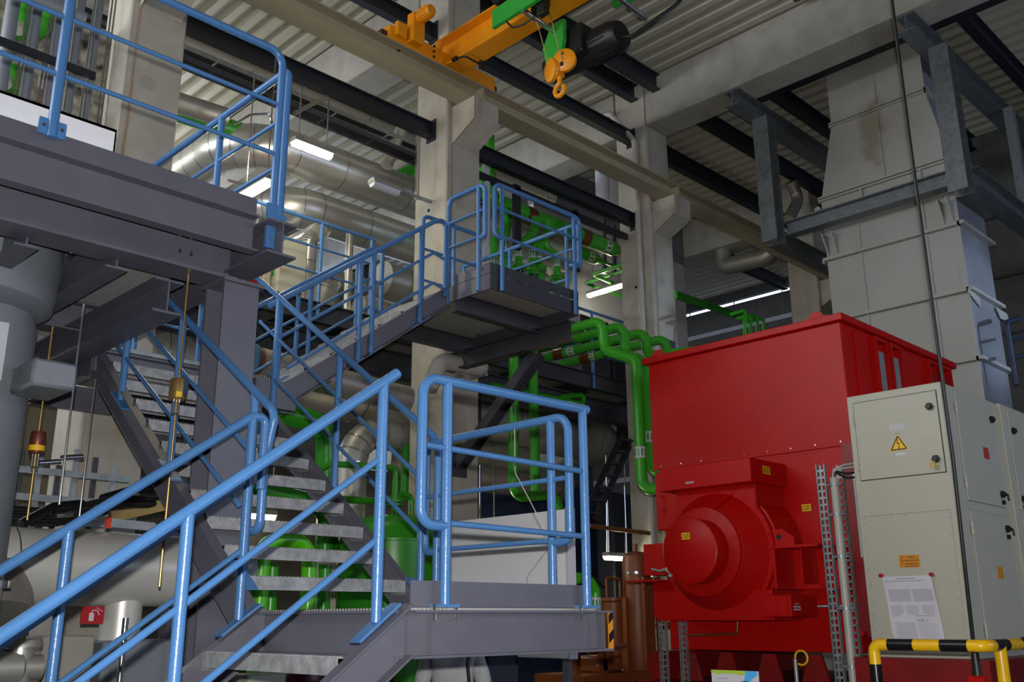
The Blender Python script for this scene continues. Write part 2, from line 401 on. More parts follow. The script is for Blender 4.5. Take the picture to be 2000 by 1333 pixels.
column(CX[3], 'farthest concrete column, beside the grey exhaust duct')
# rust streaks running down from the corbels (stain of its own shape)
def girder(x, y0, y1, label, w=.6, notch=None):
    t = MB(); t.bbox((x, y0, GB), (x+w, y1, ROOFZ-.01), .015); o = t.build('concrete_girder', CONC2)
    return tag(o, label, 'roof girder', 'concrete roof girders')
girder(CX[0], 9.67, 19.8, 'concrete roof girder running back from the left column')
girder(CX[1], 9.67, 19.8, 'concrete roof girder running back from the rust-streaked middle column')
girder(CX[2], 9.68, 19.8, 'concrete roof girder running back from the column with the tall pipe')
girder(CX[2], -6.95, 8.99, 'long light grey roof girder crossing toward the camera above the red machine')
girder(CX[3], 9.67, 19.8, 'farthest dark concrete roof girder behind the crane runway')

# crane runway beams on the corbels
RY = 8.745; RZ0, RZ1 = 8.40, 8.65
def runway(x0, x1, label):
    t = thing('crane_runway_beam', label, 'crane runway beam', ((x0+x1)/2, RY, RZ0), 'beige crane runway beams')
    MB().ibeam((x0+.006, RY, (RZ0+RZ1)/2), (x1-.006, RY, (RZ0+RZ1)/2), RZ1-RZ0, .30, .014, .02).build('beam', SAND, t)
    for x in (x0+.012, x1-.012):
        p = MB().box((x-.011, RY-.145, RZ0+.03), (x+.011, RY+.145, RZ1-.03)).build('end_plate', SAND, t)
    return t
runway(-4.9, CX[0]+.31, 'nearest beige runway beam, cut by the top edge of the photo')
runway(CX[0]+.31, CX[1]+.31, 'beige runway beam under the yellow drive motor of the crane')
runway(CX[1]+.31, CX[2]+.31, 'beige runway beam between the two rust-streaked corbels')
runway(CX[2]+.31, CX[3]+.31, 'farthest beige runway beam ending at the grey exhaust duct')

# dark steel rails between the columns
def rail_beam(x0, x1, y, z, h, label, wdt=.13, name='steel_tie_beam', grp='dark tie beams between the columns'):
    t = thing(name, label, 'steel beam', ((x0+x1)/2, y, z), grp)
    MB().ibeam((x0+.02, y, z+h/2), (x1-.02, y, z+h/2), h, wdt, .01, .014).build('beam', BSTEEL, t)
    b = MB().box((x0+.001, y-wdt/2-.03, z-.05), (x0+.02, y+wdt/2+.03, z+h+.05)); b.build('end_plate', BSTEEL, t)
    b = MB().box((x1-.02, y-wdt/2-.03, z-.05), (x1-.001, y+wdt/2+.03, z+h+.05)); b.build('end_plate', BSTEEL, t)
rail_beam(CX[0]+.62, CX[1], 9.32, 8.0, .22, 'lower dark tie beam left of the middle column')
rail_beam(CX[1]+.62, CX[2], 9.32, 8.0, .22, 'lower dark tie beam with window posts between middle column and pipe column')
rail_beam(CX[0]+.62, CX[1], 9.32, 9.55, .24, 'upper dark tie beam behind the yellow crane motor')
rail_beam(CX[1]+.62, CX[2], 9.32, 9.55, .24, 'upper dark tie beam below the crane hook')
rail_beam(CX[2]+.62, CX[3], 9.32, 9.55, .24, 'upper dark tie beam right of the pipe column')
# roof purlins (along x)
def purlin(x0, x1, y, label, z=10.35, h=.3, wdt=.16):
    o = MB().ibeam((x0, y, z+h/2), (x1, y, z+h/2), h, wdt, .01, .016).build('roof_purlin', BSTEEL)
    tag(o, label, 'steel beam', 'dark roof purlins')
purlin(CX[1]+.63, CX[2]-.01, 9.2, 'dark roof purlin ending at the head of the pipe column')
purlin(CX[1]+.6, CX[2]-.01, 8.72, 'dark roof purlin ending left of the long girder, behind the hoist motor')
purlin(CX[2]+.6, 23.3, 8.85, 'dark roof purlin right of the long girder, above the farthest column')
purlin(CX[2]+.6, 23.3, 10.2, 'dark roof purlin hidden partly by the pipe column')
purlin(CX[2]+.6, 18.5, 7.42, 'dark roof purlin left of the exhaust duct top')
purlin(CX[2]+.6, 18.5, 5.75, 'short dark roof purlin above the exhaust duct')
purlin(CX[2]+.6, 18.5, 4.2, 'dark roof purlin right of the exhaust duct')
purlin(CX[1]+.6, CX[2], 4.0, 'dark roof purlin at the top edge near the roof vent')
purlin(CX[2]+.6, 18.5, 2.6, 'rightmost dark roof purlin')
purlin(18.65, 23.3, 12.6, 'far dark roof purlin in the last bay')
o = MB().ibeam((13.42, -2, 10.24), (13.42, 7.6, 10.24), .24, .2, .01, .016).build('roof_cross_beam', BSTEEL); tag(o, 'dark cross beam under the roof in front of the exhaust duct top', 'steel beam')
# roof vent with slats at the top edge
t = thing('roof_vent', 'dark roof vent with parallel slats at the top edge of the photo', 'roof vent', (11.2, 4.9, 10.6))
b = MB(); b.box((10.6, 4.1, 10.56), (10.68, 5.9, 10.69)); b.box((11.9, 4.1, 10.56), (11.98, 5.9, 10.69)); b.build('frame', DSTEEL, t, False)
for i in range(6): MB().bar((10.68, 4.25+i*.28, 10.62), (11.9, 4.25+i*.28, 10.62), .2, .02, V((0, .35, 1))).build('slat', BSTEEL, t, False)

# ================================================================ STAIR TOWER
def railing(name, label, grp, loc, tops, mids, posts, rt=.0255, rm=.0155, rp=.0255, bend=.09, plate=None, m=BLUE):
    t = thing(name, label, 'handrail', loc, grp)
    for p in tops: MB().tube(p, rt, bend, 14, 7).build('top_rail', m, t)
    for p in mids: MB().tube(p, rm, .03, 10, 3).build('mid_rail', m, t)
    for a, c in posts:
        a, c = V(a), V(c)
        o = MB().cyl(a, c, rp, 14).build('post', m, t)
        if plate == 'flat': MB().box((a.x-.055, a.y-.045, a.z-.002), (a.x+.055, a.y+.045, a.z+.012)).build('base_plate', m, o, False)
        elif plate == 'x': MB().bar(a+V((-.11, 0, -.08)), a+V((.11, 0, .08)), .075, .012).build('base_plate', m, o, False)
        elif plate == 'y': MB().bar(a+V((0, -.11, -.08)), a+V((0, .11, .08)), .075, .012).build('base_plate', m, o, False)
        elif plate == 'side':
            q = MB().box((a.x-.075, a.y-.004, a.z+.01), (a.x+.075, a.y+.012, a.z+.11)).build('base_plate', m, o, False)
            for sx in (-.055, .055): MB().sphere((a.x+sx, a.y-.008, a.z+.06), .011, 8).build('bolt', CHROME, q) if False else None
            bb = MB()
            for sx in (-.05, .05): bb.cyl((a.x+sx, a.y-.016, a.z+.06), (a.x+sx, a.y+.0, a.z+.06), .012, 6)
            bb.build('bolts', CHROME, o, False)
    return t
def flight(label, org, axis, n, rise, run, w0, w1, zs, sgn=1, zoff=0, treads=None):
    """steps climb along +axis; w0,w1 = the side limits; org = (start along axis, start z)"""
    s0, z0 = org; L = n*run
    def P(u, wv, z): return V((u, wv, z)) if axis == 'x' else V((wv, u, z))
    t = thing('stair_flight', label, 'stairs', P(s0, (w0+w1)/2, z0), 'grey steel stair flights with galvanised treads')
    sl = rise/run; dn = .235
    for wv, d in ((w0, 1), (w1, -1)):
        b = MB(); th = .008*d; a0 = P(s0-.02, wv, z0-.05); a1 = P(s0+L+.02, wv, z0+sl*L-.02)
        pr = [P(s0, wv, z0+.02), P(s0+L, wv, z0+sl*L+.02), P(s0+L, wv, z0+sl*L+.02-dn), P(s0+.0, wv, z0+.02-dn)]
        off = P(0, th, 0) - P(0, 0, 0); b.prism(pr, off)
        fl = P(0, .06*-d, 0)-P(0, 0, 0)
        for zz in (0, -dn):
            q = [P(s0, wv, z0+.02+zz), P(s0+L, wv, z0+sl*L+.02+zz), P(s0+L, wv, z0+sl*L+.02+zz-.012*(1 if zz == 0 else -1)), P(s0, wv, z0+.02+zz-.012*(1 if zz == 0 else -1))]
            b.prism(q, fl)
        b.build('stringer', STEEL, t, False)
    for i in range(n-1) if treads is None else treads:
        u = s0+run*(i+.0)+run*.82; z = z0+rise*(i+1)
        u0, u1 = u-run*.02, u+.27
        b = MB(); b.box(P(u0, w0+.012, z-.004), P(u1, w1-.012, z))
        b.box(P(u0-.004, w0+.012, z-.07), P(u0+.028, w1-.012, z+.004)); b.box(P(u1-.004, w0+.012, z-.035), P(u1, w1-.012, z))
        k = 40
        for j in range(k):   # toothed nosing
            wv = w0+.02+(w1-w0-.05)*j/k; b.box(P(u0-.003, wv, z+.003), P(u0+.026, wv+.012, z+.009))
        for j in range(5): b.box(P(u0+.04+j*.045, w0+.012, z-.028), P(u0+.044+j*.045, w1-.012, z-.002))
        o = b.build('tread', TREADM, t, False)
        b = MB()
        for wv in (w0+.012, w1-.016):
            b.prism([P(u0, wv, z), P(u1, wv, z), P(u1, wv, z-.035), P(u0+.1, wv, z-.085), P(u0, wv, z-.085)], P(0, .004, 0)-P(0, 0, 0))
        b.build('end_plate', GALV, o, False)
    return t
LZ = 1.65
# lower landing
t = thing('lower_landing', 'dark grey steel landing in the foreground between two stair flights', 'platform', (3.55, 4.25, 1.43))
MB().channel((2.86, 3.56, 1.535), (4.24, 3.56, 1.535), .21, .07, 1).build('edge_beam', STEEL, t, False)
MB().channel((4.24, 4.97, 1.535), (2.86, 4.97, 1.535), .21, .07, 1).build('edge_beam', STEEL, t, False)
MB().channel((2.87, 4.97, 1.535), (2.87, 3.56, 1.535), .21, .07, 1).build('edge_beam', STEEL, t, False)
MB().channel((4.23, 3.56, 1.535), (4.23, 4.97, 1.535), .21, .07, 1).build('edge_beam', STEEL, t, False)
b = MB().box((2.9, 3.59, 1.62), (4.2, 4.94, 1.652)); b.build('deck_grating', GRATE, t, False)
MB().box((2.92, 3.605, 1.655), (4.2, 3.613, 1.775)).build('toe_board', STEEL, t, False)
MB().box((4.19, 3.62, 1.655), (4.198, 4.93, 1.775)).build('toe_board', STEEL, t, False)
for x in (2.97, 4.12): MB().box((x, 3.51, 1.45), (x+.004, 3.558, 1.625)).build('stiffener', STEEL, t, False)
for x in (3.0, 3.13, 4.02, 4.15): MB().cyl((x, 3.53, 1.595), (x, 3.53, 1.668), .009, 8).build('bolt', CHROME, t)
st = MB().box((4.205, 3.495, 1.43), (4.245, 3.5, 1.64)).build('hazard_strip', STICKO, t, False)
b = MB()
for k in range(2):
    z = 1.47+k*.1; b.prism([(4.205, 3.494, z), (4.245, 3.494, z+.03), (4.245, 3.494, z+.075), (4.205, 3.494, z+.045)], (0, -.0015, 0))
b.build('black_stripes', YBB, st, False)
MB().ibeam((3.70, 4.88, 0), (3.70, 4.88, 1.43), .16, .16, .009, .012, XV).build('support_column', STEEL, t, False)
G = 'blue tubular handrails of the stair tower'
railing('guard_railing', 'blue railing along the near edge of the lower landing, facing the camera', G, (3.6, 3.58, LZ),
        [[(3.09, 3.56, 2.03), (2.93, 3.56, 2.03), (2.93, 3.56, 2.745), (4.15, 3.56, 2.755)]],
        [[(2.93, 3.56, 2.41), (4.11, 3.56, 2.395)], [(3.09, 3.56, 2.045), (4.11, 3.56, 2.035)]],
        [((3.09, 3.56, 1.655), (3.09, 3.56, 2.74)), ((4.11, 3.56, 1.655), (4.11, 3.56, 2.75))], plate='flat')
railing('guard_railing', 'blue railing with two closed end loops at the far side of the lower landing', G, (4.15, 4.3, LZ),
        [[(4.14, 3.84, 2.02), (4.14, 3.7, 2.02), (4.14, 3.7, 2.74), (4.14, 4.98, 2.74), (4.14, 4.98, 2.02), (4.14, 4.86, 2.02)]],
        [[(4.14, 3.72, 2.38), (4.14, 4.97, 2.38)], [(4.14, 3.84, 2.03), (4.14, 4.86, 2.03)]],
        [((4.14, 3.84, 1.655), (4.14, 3.84, 2.73)), ((4.14, 4.86, 1.655), (4.14, 4.86, 2.73))], plate='flat')
# flight below
flight('lowest stair flight, coming up from the bottom left corner to the lower landing', (2.86-2.03, LZ-.21*7), 'x', 7, .21, .29, 3.57, 4.78, 1)
def sloped(p0, p1, dz): return [V(p0)-V((0, 0, dz)), V(p1)-V((0, 0, dz))]
for y, lab, e in ((3.6, 'nearest blue stair rail, rising from the bottom left corner in front of everything', 2.8), (4.8, 'second blue stair rail, behind the nearest one on the lowest flight', 2.78)):
    s = .728; zt = 2.745; f = lambda x: zt-(e-x)*s
    tops = [[(.7, y, f(.7)), (e, y, f(e))]] if y < 4 else [[(.7, y, f(.7)), (e-.06, y, f(e-.06)), (e+.02, y, f(e)-.04), (e+.02, y, 2.3)]]
    railing('stair_railing', lab, G, (1.8, y, .9), tops,
            [[(.78, y, f(.78)-.36), (2.74, y, f(2.74)-.36)], [(.9, y, f(.9)-.73), (2.74, y, f(2.74)-.73)]],
            [((2.72, y, f(2.72)-1.1), (2.72, y, f(2.72)-.01)), ((1.79, y, f(1.79)-1.1), (1.79, y, f(1.79)-.01)), ((.92, y, f(.92)-1.05), (.92, y, f(.92)-.01))], plate='x')
# flight to the left, climbing away
R1, U1 = .2, .278
S1 = R1/U1
flight('stair flight climbing away from the lower landing, seen through its open treads', (4.89, LZ-.0), 'y', 11, .1873, .243, 2.88, 4.08, 1)
f = lambda y: 2.79+(y-4.92)*.712
railing('stair_railing', 'blue rail on the right side of the flight that climbs away from the lower landing', G, (4.12, 6, 2.5),
        [[(4.14, 4.9, f(4.9)), (4.14, 7.55, f(7.55)), (4.14, 8.5, f(7.6))]],
        [[(4.14, 4.98, f(4.98)-.36), (4.14, 7.3, f(7.3)-.36)], [(4.14, 4.98, f(4.98)-.72), (4.14, 7.1, f(7.1)-.72)]],
        [((4.14, 5.02, f(5.02)-1.08), (4.14, 5.02, f(5.02)-.01)), ((4.14, 6.05, f(6.05)-1.08), (4.14, 6.05, f(6.05)-.01)), ((4.14, 7.0, f(7.0)-1.1), (4.14, 7.0, f(7.0)-.01))], plate='y')
f2 = lambda y: 2.745+(y-4.78)*.68
railing('stair_railing', 'blue rail with a hanging end loop on the left side of the climbing flight', G, (2.86, 6, 2.5),
        [[(2.84, 4.98, 2.08), (2.84, 4.85, 2.08), (2.84, 4.85, 2.45), (2.84, 4.76, f2(4.76)), (2.84, 7.6, f2(7.6))]],
        [[(2.84, 4.98, f2(4.98)-.36), (2.84, 7.3, f2(7.3)-.36)], [(2.84, 5.1, f2(5.1)-.72), (2.84, 7.1, f2(7.1)-.72)]],
        [((2.84, 5.0, f2(5.0)-1.05), (2.84, 5.0, f2(5.0)-.01)), ((2.84, 6.03, f2(6.03)-1.05), (2.84, 6.03, f2(6.03)-.01)), ((2.84, 6.92, f2(6.92)-1.05), (2.84, 6.92, f2(6.92)-.01))], plate='y')
# intermediate landing
MZ = 3.71
t = thing('middle_landing', 'dark steel landing behind the big grey post, at the turn of the stairs', 'platform', (3.6, 7.9, 3.4))
for p0, p1 in (((2.86, 7.58, 3.56), (4.46, 7.58, 3.56)), ((4.46, 8.9, 3.56), (2.86, 8.9, 3.56)), ((2.87, 8.85, 3.56), (2.87, 7.63, 3.56)), ((4.45, 7.4, 3.48), (4.45, 8.85, 3.48))):
    MB().channel(p0, p1, .22, .07, 1).build('edge_beam', STEEL, t, False)
MB().box((4.1, 7.22, 3.36), (4.5, 7.3, 3.6)).build('edge_beam', STEEL, t, False)
MB().box((2.88, 7.53, 3.67), (4.46, 8.86, 3.705)).build('deck_grating', GRATE, t, False)
MB().box((2.9, 7.49, 3.68), (4.06, 7.53, 3.712)).build('nosing', GALV, t, False)
MB().ibeam((4.3, 8.8, 0), (4.3, 8.8, 3.4), .16, .16, .009, .012).build('support_column', STEEL, t, False)
g = lambda x: 4.41+(x-4.4)*.727+.0
flight('upper stair flight climbing right to the small landing, seen from below', (4.48, 3.62), 'x', 7, 1.4/7, .276, 7.42, 8.5, 1)
for y, lab in ((7.4, 'blue rail on the near side of the upper stair flight'), (8.52, 'blue rail on the far side of the upper stair flight')):
    railing('stair_railing', lab, G, (5.4, y, 4.5),
            [[(4.28, y, g(4.28)), (6.2, y, g(6.2)), (6.36, y, g(6.28)), (6.36, y, 4.9)]],
            [[(4.38, y, g(4.38)-.36), (6.2, y, g(6.2)-.36), (6.35, y, g(6.2)-.4)], [(4.5, y, g(4.5)-.7), (6.2, y, g(6.2)-.7), (6.35, y, g(6.2)-.74)]],
            [((4.4, y, g(4.4)-.78), (4.4, y, g(4.4)-.01)), ((5.27, y, g(5.27)-1.05), (5.27, y, g(5.27)-.01)), ((5.42, y, g(5.42)-1.05), (5.42, y, g(5.42)-.01)), ((6.02, y, g(6.02)-1.05), (6.02, y, g(6.02)-.01))], plate='x')
railing('guard_railing', 'blue railing at the far edge of the middle landing, behind the big grey post', G, (3.6, 8.8, MZ),
        [[(2.9, 8.85, 4.75), (4.4, 8.85, 4.75)]], [[(2.9, 8.85, 4.4), (4.4, 8.85, 4.4)], [(2.9, 8.85, 4.05), (4.4, 8.85, 4.05)]],
        [((3.0, 8.85, MZ), (3.0, 8.85, 4.74)), ((3.7, 8.85, MZ), (3.7, 8.85, 4.74)), ((4.35, 8.85, MZ), (4.35, 8.85, 4.74))])
# small upper landing
t = thing('upper_landing', 'small dark steel landing hung from the middle column', 'platform', (7.2, 7.9, 4.6))
X0, X1, Y0, Y1 = 6.5, 7.88, 6.84, 8.97
MB().bbox((X0, Y0, 4.89), (X1, Y0+.012, 5.06), .002).build('edge_beam', DSTEEL, t, False)
MB().bbox((X0-.0, Y0+.012, 4.89), (X0+.012, Y1-.3, 5.06), .002).build('edge_beam', STEEL, t, False)
MB().bbox((X1-.012, Y0+.012, 4.89), (X1, Y1, 5.06), .002).build('edge_beam', DSTEEL, t, False)
MB().box((X0, Y0, 5.068), (X1, Y0+.008, 5.18)).build('toe_board', DSTEEL, t, False)
MB().box((X0, Y0+.01, 5.068), (X0+.008, 7.4, 5.18)).build('toe_board', STEEL, t, False)
MB().box((X0+.014, Y0+.02, 5.0), (X1-.02, Y1, 5.05)).build('deck_grating', GRATL, t, False)
for y in (7.42, 8.62):
    MB().ibeam((X0-.0 if y > 8 else X0+.02, y, 4.88), (X1-.02, y, 4.88), .2, .1, .008, .01).build('cross_beam', DSTEEL, t, False)
MB().ibeam((X1-.08, Y0+.05, 4.72), (X1-.08, Y1, 4.72), .22, .14, .008, .012).build('bearer', DSTEEL, t, False)
MB().ibeam((8.0, 8.98, 3.45), (8.0, 7.6, 4.62), .16, .13, .01, .012, XV).build('diagonal_strut', DSTEEL, t, False)
MB().box((7.85, 8.97, 3.3), (8.12, 8.995, 3.6)).build('anchor_plate', DSTEEL, t, False)
for y, x in ((7.44, 6.5), (6.94, 6.5)): pass
railing('guard_railing', 'blue railing with a closed loop on the left end of the small upper landing', G, (6.45, 7.1, 5.0),
        [[(6.45, 6.97, 5.47), (6.45, 6.87, 5.47), (6.45, 6.87, 6.07), (6.45, 7.46, 6.07), (6.45, 7.46, 4.9)]],
        [[(6.45, 6.9, 5.78), (6.45, 7.45, 5.78)], [(6.45, 6.97, 5.49), (6.45, 7.45, 5.49)]],
        [((6.45, 6.97, 4.88), (6.45, 6.97, 6.06)), ((6.45, 7.46, 4.85), (6.45, 7.46, 5.1))], rp=.024)
railing('guard_railing', 'blue railing along the front of the small upper landing', G, (7.2, 6.8, 5.0),
        [[(6.63, 6.8, 5.47), (6.52, 6.8, 5.47), (6.52, 6.8, 6.07), (7.88, 6.8, 6.07), (7.88, 6.8, 5.47), (7.78, 6.8, 5.47)]],
        [[(6.54, 6.8, 5.8), (7.86, 6.8, 5.8)], [(6.63, 6.8, 5.49), (7.78, 6.8, 5.49)]],
        [((6.63, 6.8, 4.88), (6.63, 6.8, 6.06)), ((7.78, 6.8, 4.88), (7.78, 6.8, 6.06))], rp=.024)
railing('guard_railing', 'blue railing on the right end of the small upper landing, by the green valves', G, (7.93, 7.9, 5.0),
        [[(7.93, 7.0, 5.55), (7.93, 6.86, 5.55), (7.93, 6.86, 6.04), (7.93, 8.9, 6.04)]],
        [[(7.93, 6.88, 5.75), (7.93, 8.9, 5.75)], [(7.93, 7.0, 5.4), (7.93, 8.9, 5.4)]],
        [((7.93, 7.05, 4.9), (7.93, 7.05, 6.03)), ((7.93, 8.0, 4.9), (7.93, 8.0, 6.03)), ((7.93, 8.85, 4.9), (7.93, 8.85, 6.03))], rp=.022)
railing('guard_railing', 'blue railing at the back of the small upper landing, against the column', G, (7.3, 8.45, 5.0),
        [[(6.9, 8.45, 5.0), (6.9, 8.45, 6.33), (7.82, 8.45, 6.33), (7.82, 8.45, 5.0)]],
        [[(6.9, 8.45, 5.9), (7.82, 8.45, 5.9)], [(6.9, 8.45, 5.5), (7.82, 8.45, 5.5)]],
        [((7.4, 8.45, 5.06), (7.4, 8.45, 6.32))], rp=.022)

# ---------------------------------------------------------------- big platform upper left
PZ = 4.335; PY = 5.45
t = thing('upper_platform', 'large dark grey steel platform filling the upper left', 'platform', (0, 7, 3.5))
MB().bbox((-3, PY, 4.19), (3.01, PY+.014, PZ), .003).build('edge_strip', STEEL, t, False)
MB().channel((3.0, PY+.02, 4.06), (-3, PY+.02, 4.06), .255, .09, -1).build('edge_beam', STEEL, t, False)
MB().ibeam((-3, 5.85, 3.98), (3.05, 5.85, 3.98), .3, .26, .012, .02).build('main_beam', STEEL, t, False)
MB().ibeam((3.12, 5.28, 4.03), (3.12, 8.8, 4.03), .24, .22, .011, .016).build('side_beam', STEEL, t, False)
MB().ibeam((2.70, 5.99, 3.70), (2.70, 8.8, 3.70), .24, .2, .012, .018).build('lower_side_beam', STEEL, t, False)
for x in (2.3, 1.75, 1.0, .2, -.7):
    MB().ibeam((x, 5.9, 3.88), (x, 8.8, 3.88), .22, .14, .01, .014).build('cross_beam', STEEL, t, False)
MB().ibeam((-3, 7.6, 3.9), (3.0, 7.6, 3.9), .24, .2, .01, .014).build('rear_beam', STEEL, t, False)
MB().box((-3, PY+.02, 4.2), (3.0, 8.8, 4.235)).build('deck_grating', GRATE, t, False)
b = MB()
for x, y in ((2.62, 5.72), (2.7, 5.72)):
    for z in (3.93, 4.04): b.cyl((x, y-.016, z), (x, y, z), .012, 6)
b.build('bolts', CHROME, t, False)
t = thing('platform_post', 'thick grey steel post carrying the upper left platform', 'steel column', (3.08, 5.78, 0))
MB().ibeam((3.08, 5.83, 0), (3.08, 5.83, 3.83), .26, .26, .011, .018, YV).build('shaft', STEEL, t, False)
MB().box((2.93, 5.67, 3.80), (3.24, 5.99, 3.825)).build('head_plate', STEEL, t, False)
railing('guard_railing', 'long blue railing on the front edge of the upper left platform', G, (1, 5.4, PZ),
        [[(-3, 5.40, 5.47), (3.1, 5.40, 5.47), (3.1, 5.40, 4.22)]],
        [[(-3, 5.4, 5.06), (3.08, 5.4, 5.06)], [(-3, 5.4, 4.68), (3.08, 5.4, 4.68)]],
        [((1.65, 5.40, 4.27), (1.65, 5.40, 5.46)), ((0.2, 5.40, 4.27), (.2, 5.40, 5.46))], rt=.027, rp=.03, bend=.11, plate='side')
railing('guard_railing', 'blue railing running back along the right side of the upper left platform', G, (3.2, 6.5, PZ),
        [[(3.2, 5.48, 4.2), (3.2, 5.48, 5.42), (3.2, 5.62, 5.42), (3.2, 8.7, 5.42)]],
        [[(3.2, 5.5, 5.04), (3.2, 8.7, 5.04)], [(3.2, 5.5, 4.68), (3.2, 8.7, 4.68)]],
        [((3.2, 6.45, 4.2), (3.2, 6.45, 5.41)), ((3.2, 7.7, 4.2), (3.2, 7.7, 5.41))], rt=.027, rp=.027, bend=.07)
b = MB().box((3.05, 5.375, 3.98), (3.13, 5.40, 4.3)); b.box((3.15, 5.455, 4.1), (3.24, 5.475, 4.28)); b.cyl((3.09, 5.36, 4.04), (3.09, 5.38, 4.04), .014, 6)
tag(b.build('railing_bracket', BLUE, None, False), 'light blue flat bracket with a bolt at the platform corner', 'bracket')
b = MB(); b.box((-3, 5.9, 4.3), (2.2, 5.93, 4.72)); b.box((-3, 5.9, 4.7), (2.2, 6.3, 4.72)); b.box((2.19, 5.9, 4.3), (2.2, 6.3, 4.7))
tag(b.build('cable_cover', WHITE, None, False), 'long pale sheet metal casing standing on the upper left platform', 'sheet casing')

# ================================================================ RED GENERATOR
t = thing('generator', 'large red generator with a round fan housing on its end', 'generator', (10.3, 5.5, 0))
gx0, gx1, gy0, gy1 = 9.0, 11.85, 4.30, 6.74
o = MB().bbox((gx0, gy0, 3.25), (gx1, gy1, 4.5), .01).build('upper_casing', RED, t, False)
MB().bbox((gx0-.06, gy0-.05, 4.5), (gx1+.03, gy1+.05, 4.575), .006).build('roof_rim', RED, t, False)
b = MB()
for k in range(9): b.cyl((gx0-.006, gy1-.12-k*.275, 3.275), (gx0, gy1-.12-k*.275, 3.275), .008, 6)
for k in range(6): b.cyl((gx0+.03, gy0-.006, 3.4+k*.2), (gx0+.03, gy0, 3.4+k*.2), .008, 6)
b.build('rivets', CHROME, o, False)
MB().box((gx0-.012, gy0, 3.235), (gx0, gy1, 3.262)).build('seam_strip', RED, t, False)
MB().bbox((gx0+.01, gy0+.12, 1.27), (gx1, gy1-.12, 3.25), .01).build('lower_casing', RED, t, False)
# side frames with glass-like strips on the side facing right
for i, x in enumerate((9.62, 9.98, 10.98, 11.34)):
    f = MB(); f.box((x, gy0-.07, 3.25), (x+.05, gy0, 4.42)); f.box((x+.27, gy0-.07, 3.25), (x+.30, gy0, 4.42)); f.box((x, gy0-.07, 4.42), (x+.30, gy0, 4.46))
    fo = f.build('strip_frame', RED, t, False)
    MB().bbox((x+.07, gy0-.045, 3.25), (x+.25, gy0-.001, 4.33), .015).build('cooler_strip' if i < 2 else 'blind_strip', GALV if i < 2 else DRED, fo, False)
MB().box((gx0+.25, gy0-.03, 3.25), (gx0+.3, gy0, 4.46)).build('edge_rib', RED, t, False)
# lifting lugs
for y in (gy0+.25, gy1-.15):
    b = MB(); b.prism([(gx0-.01, y-.1, 4.575), (gx0-.01, y+.1, 4.575), (gx0-.01, y+.05, 4.65), (gx0-.01, y-.05, 4.65)], (.025, 0, 0)); b.box((gx0-.03, y-.13, 4.572), (gx0+.1, y+.13, 4.59)); b.build('lifting_lug', RED, t, False)
# air hood above the fan
b = MB().bbox((8.32, 5.05, 2.88), (gx0+.01, 6.16, 3.12), .008); b.build('air_hood', RED, t, False)
MB().bbox((8.46, 5.1, 2.45), (gx0+.01, 6.05, 2.9), .008).build('hood_neck', RED, t, False)
# fan housing
FC = V((.11, 5.595, 2.23))
o = MB().lathe(FC, XV, [(.0, 8.42), (.64, 8.42), (.665, 8.43), (.67, 8.46), (.67, gx0+.01)], 56).build('fan_drum', RED, t)
MB().lathe(FC, XV, [(.42, 8.12), (.60, 8.36), (.645, 8.36), (.65, 8.37), (.65, 8.41), (.3, 8.415)], 56).build('fan_cone', RED, t)
MB().lathe(FC, XV, [(.31, 7.90), (.315, 7.91), (.315, 8.09), (.38, 8.10), (.43, 8.11), (.43, 8.135), (.2, 8.135)], 48).build('intake_barrel', RED, t)
MB().lathe(FC, XV, [(.0, 7.875), (.305, 7.875), (.32, 7.885), (.32, 7.905), (.1, 7.905)], 48).build('cover_disc', RED, t)
b = MB()
for k in range(26):
    a = 2*PI*k/26; p = FC+V((8.355, math.cos(a)*.622, math.sin(a)*.622)); b.cyl(p-V((.008, 0, 0)), p, .01, 6)
for k in range(16):
    a = 2*PI*(k+.3)/16; p = FC+V((8.105, math.cos(a)*.405, math.sin(a)*.405)); b.cyl(p-V((.008, 0, 0)), p, .009, 6)
b.build('flange_bolts', RED, o, False)
b = MB()
for a in (math.radians(-8), math.radians(112), math.radians(232)):
    d = V((0, math.cos(a), math.sin(a))); c = FC+V((8.12, 0, 0))+d*.425; e = FC+V((8.36, 0, 0))+d*.6
    b.bar(c-V((.012, 0, 0)), e-V((.012, 0, 0)), .012, .02, XV)
b.build('cone_seams', RED, o, False)
MB().box((8.06, 5.27, 2.22), (8.2, 5.285, 2.23)).build('barrel_seam', RED, t, False)
# support bracket right of the fan
b = MB(); b.box((8.45, 4.48, 2.235), (gx0+.05, 5.0, 2.26)); b.box((8.45, 4.93, 1.86), (gx0+.05, 4.96, 2.24)); b.box((8.8, 4.45, 1.86), (8.83, 4.94, 2.24)); b.box((8.5, 4.68, 1.9), (8.82, 4.69, 2.235)); b.build('support_bracket', RED, t, False)
b = MB(); b.prism([(8.5, 4.98, 2.26), (8.5, 4.74, 2.26), (8.5, 4.74, 2.33), (8.5, 4.86, 2.42), (8.5, 4.98, 2.42)], (.02, 0, 0)); o = b.build('eye_plate', RED, t, False)
MB().cyl((8.497, 4.90, 2.345), (8.523, 4.90, 2.345), .028, 14).build('eye', BLACK, o, False)
